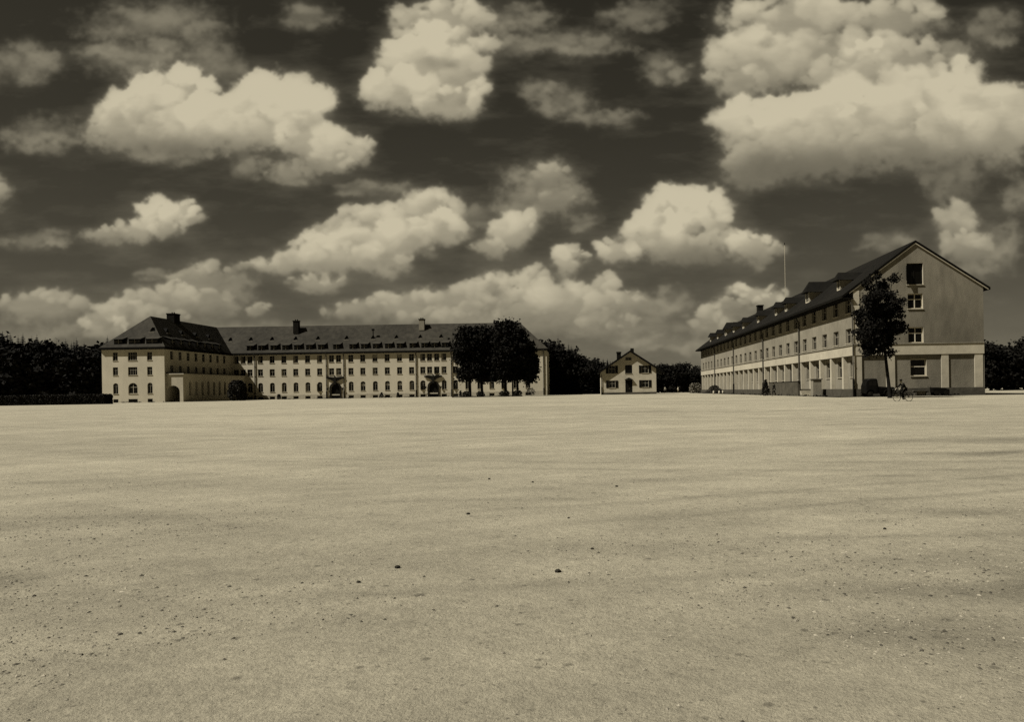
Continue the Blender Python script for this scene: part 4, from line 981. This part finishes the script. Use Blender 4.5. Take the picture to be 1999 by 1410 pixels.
bp = N.new('ShaderNodeBump'); bp.inputs['Strength'].default_value = 1.0; bp.inputs['Distance'].default_value = .03
hgt = mth('ADD', noise(5, 9, .72), mth('MULTIPLY', noise(40, 4, .7), .35)); L.new(hgt, bp.inputs['Height']); L.new(bp.outputs[0], b.inputs['Normal'])
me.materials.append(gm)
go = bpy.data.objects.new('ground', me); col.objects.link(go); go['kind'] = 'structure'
def ghz(x, y):
    return gh(x, y)+(float(fbm(np.array([x*.5]), np.array([y*.5]), 3, 4)[0])-.5)*.05
# loose gravel, beyond counting
ic = [(0,0,1),(1,0,0),(0,1,0),(-1,0,0),(0,-1,0),(0,0,-.6)]; icf = [(0,1,2),(0,2,3),(0,3,4),(0,4,1),(5,2,1),(5,3,2),(5,4,3),(5,1,4)]
gv, gf, gmi = [], [], []
cnt = 0
while cnt < 20000:
    y_ = 2.6+22*rng.random()**1.6; x_ = (rng.random()*2-1)*(.95*y_+1)
    p0 = max(s_2*math.exp(-(((x_-cx)/(rx*1.2))**2+((y_-cyy)/(ry*1.3))**2)) for cx, cyy, rx, ry, s_2 in patches)
    dr_ = float(fbm(np.array([x_*.9+40]), np.array([y_*.9+40]), 77, 3)[0])
    if rng.random() > (.06+p0)*max(0, (dr_-.34)*6)*(1+2.5*p0): continue
    r_ = .003+.011*rng.random()**5+.007*p0*rng.random()**2; z_ = ghz(x_, y_)-r_*.3*rng.random()
    j = rng.uniform(.6, 1.3, (6, 3)); a_ = rng.random()*6.28; ca, sa = math.cos(a_), math.sin(a_); i0 = len(gv)
    for k, (p, q, s) in enumerate(ic):
        p, q, s = p*r_*1.4*j[k][0], q*r_*j[k][1], s*r_*.7*j[k][2]; gv.append((x_+p*ca-q*sa, y_+p*sa+q*ca, z_+r_*.25+s))
    gf += [tuple(i0+k for k in f) for f in icf]; gmi += [int(rng.choice((0,1,2), p=(.5,.28,.22)))]*8
    cnt += 1
me = bpy.data.meshes.new('gravel'); me.from_pydata(gv, [], gf); me.update(); me.materials.append(M['pebble']); me.materials.append(M['stone_grey']); me.materials.append(M['stone_pale']); me.polygons.foreach_set('material_index', gmi)
go2 = bpy.data.objects.new('gravel', me); col.objects.link(go2); go2['kind'] = 'stuff'; tag(go2, 'loose fine gravel strewn over the sandy square', 'gravel')
# a few single dark stones
STN = [(776,1108,.030,'largest dark stone left of the middle at the front of the square'),(1089,1117,.034,'dark stone nearest the middle at the front of the square'),(1110,1012,.018,'small dark stone behind the middle front stone'),
       (1204,950,.03,'upright dark stone in the middle distance right of centre'),(955,936,.028,'small dark stone in the middle distance left of centre'),(1040,943,.026,'small dark stone just right of the one left of centre'),
       (914,1006,.03,'flat dark stone in the left middle ground'),(1727,1034,.022,'dark stone in the gravel patch on the right'),(1156,1074,.02,'small dark stone behind the two front stones'),(700,1137,.022,'dark stone low at the front left of the largest stone')]
for px, py, r_, lab in STN:
    p_ = at(px, py, 1); Yd = (EYE+.4)*F0/((EYE-p_.z)*F0); q = at(px, py, Yd); zz = ghz(q.x, Yd)
    mb = MB(); vs_ = []
    import itertools
    sub = bpy.data.meshes.new('tmp'); import bmesh
    bm = bmesh.new(); bmesh.ops.create_icosphere(bm, subdivisions=2, radius=r_*.68)
    for v_ in bm.verts: v_.co = Vector((v_.co.x*1.25, v_.co.y, v_.co.z*.75))*(1+random.uniform(-.16,.16))
    me = bpy.data.meshes.new('stone'); bm.to_mesh(me); bm.free(); bpy.data.meshes.remove(sub); me.materials.append(M['stone_dark'])
    tag(link('stone', me, None, (q.x, Yd, zz+r_*.3)), lab, 'stone', 'single stones on the square')

# ================================================================== WORLD: sky and clouds
C_ = [ # px, py, rx, ry, brightness
 (330,185,80,52,1),(420,240,95,55,1),(500,195,50,45,.97),(545,205,90,60,1),(600,215,42,32,1),(480,245,150,48,.95),(610,278,72,42,.95),(660,300,55,30,.85),(705,290,28,20,.8),(240,240,60,35,.85),(195,255,60,26,.5),(300,292,60,20,.5),(485,325,42,18,.5),(560,335,50,16,.55),(580,352,40,8,.5),(640,318,50,18,.8),
 (830,130,80,60,.93),(780,175,78,42,.95),(870,200,75,28,.93),(735,178,34,30,.9),(930,185,26,26,.85),(860,90,115,40,.85),(905,150,45,50,.75),
 (1100,195,60,28,.42),(1185,228,75,15,.42),(1050,175,40,20,.3),(1285,130,42,26,.45),(1330,145,30,20,.35),(265,110,110,34,.5),(400,105,60,34,.3),(440,125,40,40,.25),(1020,95,60,20,.4),(1120,85,120,22,.4),
 (1480,125,90,58,.8),(1590,110,130,50,.72),(1700,103,42,22,.95),(1760,125,90,50,.66),(1440,160,50,28,.75),(1840,110,50,30,.5),
 (1475,245,78,58,.97),(1560,250,110,60,1),(1680,225,120,62,1),(1800,205,100,66,1),(1872,180,50,55,1),(1600,305,160,38,.6),(1480,322,70,42,.62),(1750,285,140,45,.7),(1870,265,60,55,.85),(1860,345,60,50,.35),(1450,350,40,22,.45),
 (305,425,42,30,.95),(358,415,26,24,.95),(270,447,42,20,.9),(210,460,60,13,.65),(375,427,32,10,.8),(320,440,50,18,.85),
 (560,512,65,20,.8),(620,492,60,30,.9),(690,500,70,32,.93),(745,508,72,26,.85),(700,435,48,26,.8),(742,432,42,24,.75),(845,410,55,36,.82),(862,448,50,28,.85),(790,472,62,34,.88),(500,516,45,10,.6),(820,400,30,20,.7),
 (725,372,80,16,.33),(770,365,50,12,.35),(1060,360,76,46,.54),(1035,400,66,34,.52),(1102,382,46,34,.54),(1075,345,40,24,.56),(1090,395,36,18,.56),(1000,455,52,30,.85),(955,485,42,18,.7),(1030,440,30,22,.8),(1080,330,30,18,.45),(920,420,50,22,.3),
 (1320,425,72,50,1),(1380,402,46,40,1),(1275,455,52,38,1),(1210,492,46,22,.95),(1330,482,95,24,.65),(1300,400,30,28,1),(1400,440,30,40,.85),
 (1470,485,50,28,.9),(1440,473,30,20,.6),(1522,490,26,12,.6),(1140,436,34,14,.35),
 (1108,515,32,25,.9),(1130,500,25,10,.8),(1100,598,90,38,.72),(1040,588,60,38,.75),(960,575,60,32,.75),(880,592,80,28,.68),(790,600,70,24,.68),(700,607,70,16,.6),(1000,622,220,22,.6),(1180,560,26,20,.75),(1222,588,46,20,.68),(1180,600,30,30,.6),(1320,580,40,18,.4),(1050,545,30,20,.7),(960,555,22,16,.75),
 (400,545,62,24,.55),(440,565,62,24,.5),(335,585,58,28,.68),(352,572,32,18,.7),(240,612,62,24,.72),(200,640,50,18,.7),(310,620,60,18,.6),(430,600,50,18,.5),(502,602,25,12,.55),(620,553,64,14,.65),(320,540,55,12,.45),(595,562,44,10,.5),(540,640,300,14,.35),
 (1475,575,46,16,.95),(1440,568,32,12,.85),(1505,588,40,16,.85),(1440,610,72,12,.5),(1392,640,50,20,.55),(1220,655,60,20,.42),(1340,680,36,10,.5),(1140,650,50,12,.4),(1280,642,60,14,.3),(1380,680,60,24,.42),(1240,620,60,18,.35),
 (1740,475,62,18,.33),(1872,440,46,34,.6),(1892,482,50,28,.6),(1885,525,55,22,.5),(1960,250,70,80,.8),(1955,480,50,50,.5),(1990,380,40,30,.4),
 (640,505,70,28,.85),(720,480,70,34,.82),(800,440,50,36,.8),(670,455,50,24,.75),(1080,640,130,16,.5),(900,622,120,16,.55),(1160,640,60,20,.55),(1250,600,60,24,.5),(1200,630,60,18,.56),(1310,600,50,22,.5),(1270,668,60,14,.5),(1420,600,50,14,.6),(1385,620,26,22,.65),(270,595,50,26,.62),(400,590,60,24,.56),(460,545,40,20,.5),(1700,158,130,44,.72),(1810,165,80,40,.72),(1640,150,60,30,.66),(290,215,75,45,.95),(360,262,85,38,.78),(250,265,85,24,.58),(340,300,80,16,.46),(1000,40,90,28,.45),(300,40,150,40,.4),(860,40,110,40,.8),(1550,40,150,50,.8),(1750,40,90,40,.7),(80,260,80,30,.5),(70,470,70,16,.5),(50,120,80,40,.45),(80,600,90,26,.6),(60,650,120,20,.5),(-40,380,60,40,.6),(600,30,60,25,.3),(1250,30,80,24,.35),(1930,60,60,40,.4)]
GX_ = (-1.02, .86); GZ_ = (-.03, .60); RES = 1250
wI, hI = int((GX_[1]-GX_[0])*RES), int((GZ_[1]-GZ_[0])*RES)
tx = GX_[0]+(np.arange(wI)+.5)/RES; tzv = GZ_[0]+(np.arange(hI)+.5)/RES
TX, TZ = np.meshgrid(tx, tzv)
PX = U0+TX*F0*math.cos(ROLL)-TZ*F0*math.sin(ROLL); PY = V0-TX*F0*math.sin(ROLL)-TZ*F0*math.cos(ROLL)
n1 = fbm((PX+500)/60, (PY+500)/50, 100, 6, .58)-.5; n2 = fbm((PX+500)/60, (PY+500)/50, 200, 6, .58)-.5
wx = PX+36*n1; wy = PY+30*n2
fine_ = fbm((PX+100)/16, (PY+60)/13, 700, 5, .6)-.5
stre = fbm((PX+300)/90, (PY+60)/26, 800, 6, .6)-.5
crng = np.random.default_rng(5)
colr = np.full_like(PX, .5); alpha = np.zeros_like(PX)
def puff(cx, cy, rx, ry, v, soft, op, relief, nz):
    global colr, alpha
    m = 45
    X0 = (cx-U0-rx-m)/F0; X1 = (cx-U0+rx+m)/F0
    Z0 = (V0-cy-ry-m)/F0-.02; Z1 = (V0-cy+ry+m)/F0+.02
    x0 = int(np.clip((X0-GX_[0])*RES, 0, wI)); x1 = int(np.clip((X1-GX_[0])*RES, 0, wI)); z0 = int(np.clip((Z0-GZ_[0])*RES, 0, hI)); z1 = int(np.clip((Z1-GZ_[0])*RES, 0, hI))
    if x1 <= x0 or z1 <= z0: return
    S_ = np.s_[z0:z1, x0:x1]
    X_ = (wx[S_]-cx)/rx; Y_ = (wy[S_]-cy)/ry
    r = np.sqrt(X_**2+Y_**2)+nz*fine_[S_]
    a_ = np.clip((1-r)/soft, 0, 1); a_ = a_*a_*(3-2*a_)*op
    zz = np.sqrt(np.clip(1-r*r, 0, 1))
    lit = (-.45*X_-.75*Y_)*.8+zz*.45-.25
    c = v+relief*np.clip(lit, -1, 1)
    colr[S_] = colr[S_]*(1-a_)+c*a_
    alpha[S_] = 1-(1-alpha[S_])*(1-a_)
order = sorted([(a_, b_, c_*1.1, d_*(1.38 if d_ < 40 else 1.16), e_) for a_, b_, c_, d_, e_ in C_], key=lambda q: q[4])
for cx, cy, rx, ry, br in order:
    if br < .55:                      # thin wisps
        puff(cx, cy, rx*1.15, ry*1.15, .36+.28*br, 1.0, .35+.9*br*.6, .03, .9)
        for _ in range(6):
            t = crng.random()*6.28; k = crng.random()**.5*.8
            puff(cx+rx*k*math.cos(t), cy+ry*k*math.sin(t), rx*.45, ry*.4, .40+.32*br, .9, .45, .04, .9)
    else:
        puff(cx, cy, rx*1.08, ry*1.1, .36+.24*br, .6, 1.0, .10, .7)
for cx, cy, rx, ry, br in order:
    if br < .55: continue
    n = int(12+rx*ry/170); R0 = min(rx, ry)
    for _ in range(n):
        t = crng.random()*6.28; k = .35+.55*crng.random()**.6
        ox, oy = k*math.cos(t), k*math.sin(t)
        if oy > .25 and crng.random() < .75: continue
        s = R0*(.20+.34*crng.random()**1.3)*(1.1-.3*k)
        v = .36+.36*br-.20*max(0, oy+.15)+.06*max(0, -oy)+.03*(crng.random()-.5)
        puff(cx+rx*ox, cy+ry*oy, s*1.35, s, v, .5 if oy < 0 else 1.1, .8 if oy < .1 else .5, .11, .6)
for cx, cy, rx, ry, v, op in [(365,288,75,24,.40,.75),(300,285,50,20,.45,.5),(520,305,70,22,.50,.5),(600,330,60,18,.47,.5),(450,210,60,25,.66,.3),(1600,325,190,36,.40,.7),(1480,335,60,26,.40,.6),(1640,255,45,30,.58,.35),(1780,300,90,26,.44,.55),(1860,320,60,30,.40,.6),(1700,150,130,26,.50,.45),(1520,160,70,22,.52,.4),
    (1360,498,80,15,.42,.6),(1290,455,20,30,.6,.35),(1390,425,18,25,.62,.35),(880,122,26,10,.34,.6),(850,150,50,25,.62,.3),(780,150,20,14,.60,.3),(700,470,55,12,.5,.45),(790,500,60,14,.52,.4),(840,460,40,10,.55,.4),(650,520,80,10,.5,.4),(1060,395,70,18,.42,.45),(1010,475,35,12,.5,.4),(300,455,50,9,.5,.4),
    (1000,600,120,8,.5,.45),(1100,570,14,22,.52,.4),(1050,615,90,8,.5,.4),(930,600,60,8,.5,.4),(1150,615,60,10,.46,.4),(340,600,50,8,.48,.5),(420,575,50,10,.44,.4),(1480,590,40,8,.52,.4),(1480,505,40,12,.45,.45),(1890,500,30,16,.45,.4)]:
    X_ = (wx-cx)/rx; Y_ = (wy-cy)/ry; a_ = np.exp(-(X_**2+Y_**2)*1.1)*op*(.8+1.2*stre); colr = colr*(1-a_)+v*a_
def blur(a_, k):
    for ax in (0, 1):
        c = np.cumsum(np.pad(a_, [(k+1, k) if i == ax else (0, 0) for i in (0, 1)], mode='edge'), axis=ax)
        a_ = (c[2*k+1:] - c[:-2*k-1])/(2*k+1) if ax == 0 else (c[:, 2*k+1:] - c[:, :-2*k-1])/(2*k+1)
    return a_
colr = .55*blur(colr, 1)+.25*blur(colr, 5)+.20*blur(colr, 14)
alpha = .62*blur(alpha, 1)+.22*blur(alpha, 4)+.16*blur(alpha, 12)
# thin veil round and between the clouds
veil = np.clip((.42*blur(alpha, 40)+stre*.3-.03), 0, .42)
veil = np.clip(veil+np.exp(-np.clip(TZ,0,1)/.07)*.55+np.exp(-np.clip(TZ,0,1)/.2)*.16, 0, .75)
vcol = .47
colr = (colr*alpha+vcol*veil*(1-alpha))/np.maximum(alpha+veil*(1-alpha), 1e-4)
alpha = alpha+veil*(1-alpha)
disp = np.clip(.5+(colr-.5)*1.18+.07*stre+.02*fine_, .2, .76)
lin = disp**2.2/1.66
# fade the painted-in region into the procedural rest
ex = np.minimum(np.clip((TX-GX_[0])/.12, 0, 1), np.clip((GX_[1]-TX)/.12, 0, 1)); ez = np.clip((GZ_[1]-TZ)/.06, 0, 1)
cov = ex*ez
img = bpy.data.images.new('sky_clouds', wI, hI, alpha=True, float_buffer=True); img.colorspace_settings.name = 'Non-Color'
buf = np.stack([lin, alpha, cov, np.ones_like(lin)], -1).astype(np.float32)
img.pixels.foreach_set(buf.reshape(-1)); img.update(); img.pack()

SUN_EL, SUN_AZ = R(52), math.atan2(-.905, -.425)      # azimuth measured from +Y towards +X
world = bpy.data.worlds.new('World'); sc.world = world; world.use_nodes = True
nt = world.node_tree; N = nt.nodes; L = nt.links
bg = N['Background']; bg.inputs['Strength'].default_value = .1
sky = N.new('ShaderNodeTexSky'); sky.sky_type = 'NISHITA'; sky.sun_disc = False; sky.sun_elevation = SUN_EL; sky.sun_rotation = SUN_AZ; sky.air_density = 1; sky.dust_density = .6
tc = N.new('ShaderNodeTexCoord'); sp_ = N.new('ShaderNodeSeparateXYZ'); L.new(tc.outputs['Generated'], sp_.inputs[0])
ym = mth('MAXIMUM', sp_.outputs['Y'], .02)
uu = mth('DIVIDE', mth('SUBTRACT', mth('DIVIDE', sp_.outputs['X'], ym), GX_[0]), GX_[1]-GX_[0])
vv = mth('DIVIDE', mth('SUBTRACT', mth('DIVIDE', sp_.outputs['Z'], ym), GZ_[0]), GZ_[1]-GZ_[0])
cb_ = N.new('ShaderNodeCombineXYZ'); L.new(uu, cb_.inputs[0]); L.new(vv, cb_.inputs[1])
im = N.new('ShaderNodeTexImage'); im.image = img; im.extension = 'CLIP'; im.interpolation = 'Cubic'; L.new(cb_.outputs[0], im.inputs['Vector'])
sci = N.new('ShaderNodeSeparateColor'); L.new(im.outputs['Color'], sci.inputs[0])
front = mth('GREATER_THAN', sp_.outputs['Y'], .05)
cov_ = mth('MULTIPLY', sci.outputs[2], front)
# procedural clouds elsewhere
def wn(scale, det, z=1):
    n = N.new('ShaderNodeTexNoise'); n.inputs['Scale'].default_value = scale; n.inputs['Detail'].default_value = det; n.inputs['Roughness'].default_value = .55
    mp = N.new('ShaderNodeMapping'); mp.inputs['Scale'].default_value = (1, 1, 2.4); L.new(tc.outputs['Generated'], mp.inputs['Vector']); L.new(mp.outputs[0], n.inputs['Vector']); return n.outputs['Fac']
na = rng_(wn(4.5, 8), .60, .70, 0, 1); nb_ = rng_(wn(7, 6), .3, .7, .06, .2)
skr = N.new('ShaderNodeSeparateColor'); L.new(sky.outputs[0], skr.inputs[0])
# as a red-filtered black-and-white plate sees it: mostly the red light of the sky
skv = mth('ADD', mth('MULTIPLY', skr.outputs[0], .95), mth('MULTIPLY', skr.outputs[1], .05))
SKYK = .10
skv = mth('MULTIPLY', skv, SKYK)
def mixv(f, a_, b_): return mth('ADD', mth('MULTIPLY', a_, mth('SUBTRACT', 1.0, f)), mth('MULTIPLY', b_, f))
cl = mixv(cov_, nb_, sci.outputs[0]); al = mixv(cov_, na, sci.outputs[1])
val = mixv(al, skv, mth('MULTIPLY', cl, 10.0))
vm = N.new('ShaderNodeVectorMath'); vm.operation = 'SCALE'; vm.inputs[0].default_value = (1.0, .895, .64); L.new(val, vm.inputs['Scale']); L.new(vm.outputs[0], bg.inputs['Color'])

# ================================================================== SUN, CAMERA
sd = bpy.data.lights.new('sun', 'SUN'); sd.energy = 5.0; sd.angle = R(.5); sd.color = (1, .97, .92)
so = bpy.data.objects.new('sun', sd); col.objects.link(so)
S = Vector((math.sin(SUN_AZ)*math.cos(SUN_EL), math.cos(SUN_AZ)*math.cos(SUN_EL), math.sin(SUN_EL)))
so.rotation_euler = S.to_track_quat('Z', 'Y').to_euler(); so.location = (0, 0, 60)
cd = bpy.data.cameras.new('camera'); co = bpy.data.objects.new('camera', cd); col.objects.link(co); sc.camera = co
cd.sensor_width = 36; cd.lens = 36*F0/1999; cd.shift_x = (999.5-U0)/1999; cd.shift_y = (V0-705)/1999; cd.clip_end = 12000; cd.clip_start = .1
co.matrix_world = Matrix.Translation((0, 0, EYE)) @ Matrix.Rotation(R(90), 4, 'X') @ Matrix.Rotation(-ROLL, 4, 'Z')
sc.view_settings.view_transform = 'Standard'; sc.view_settings.look = 'None'; sc.view_settings.exposure = 0.8; sc.view_settings.gamma = 1
sc.cycles.use_denoising = False
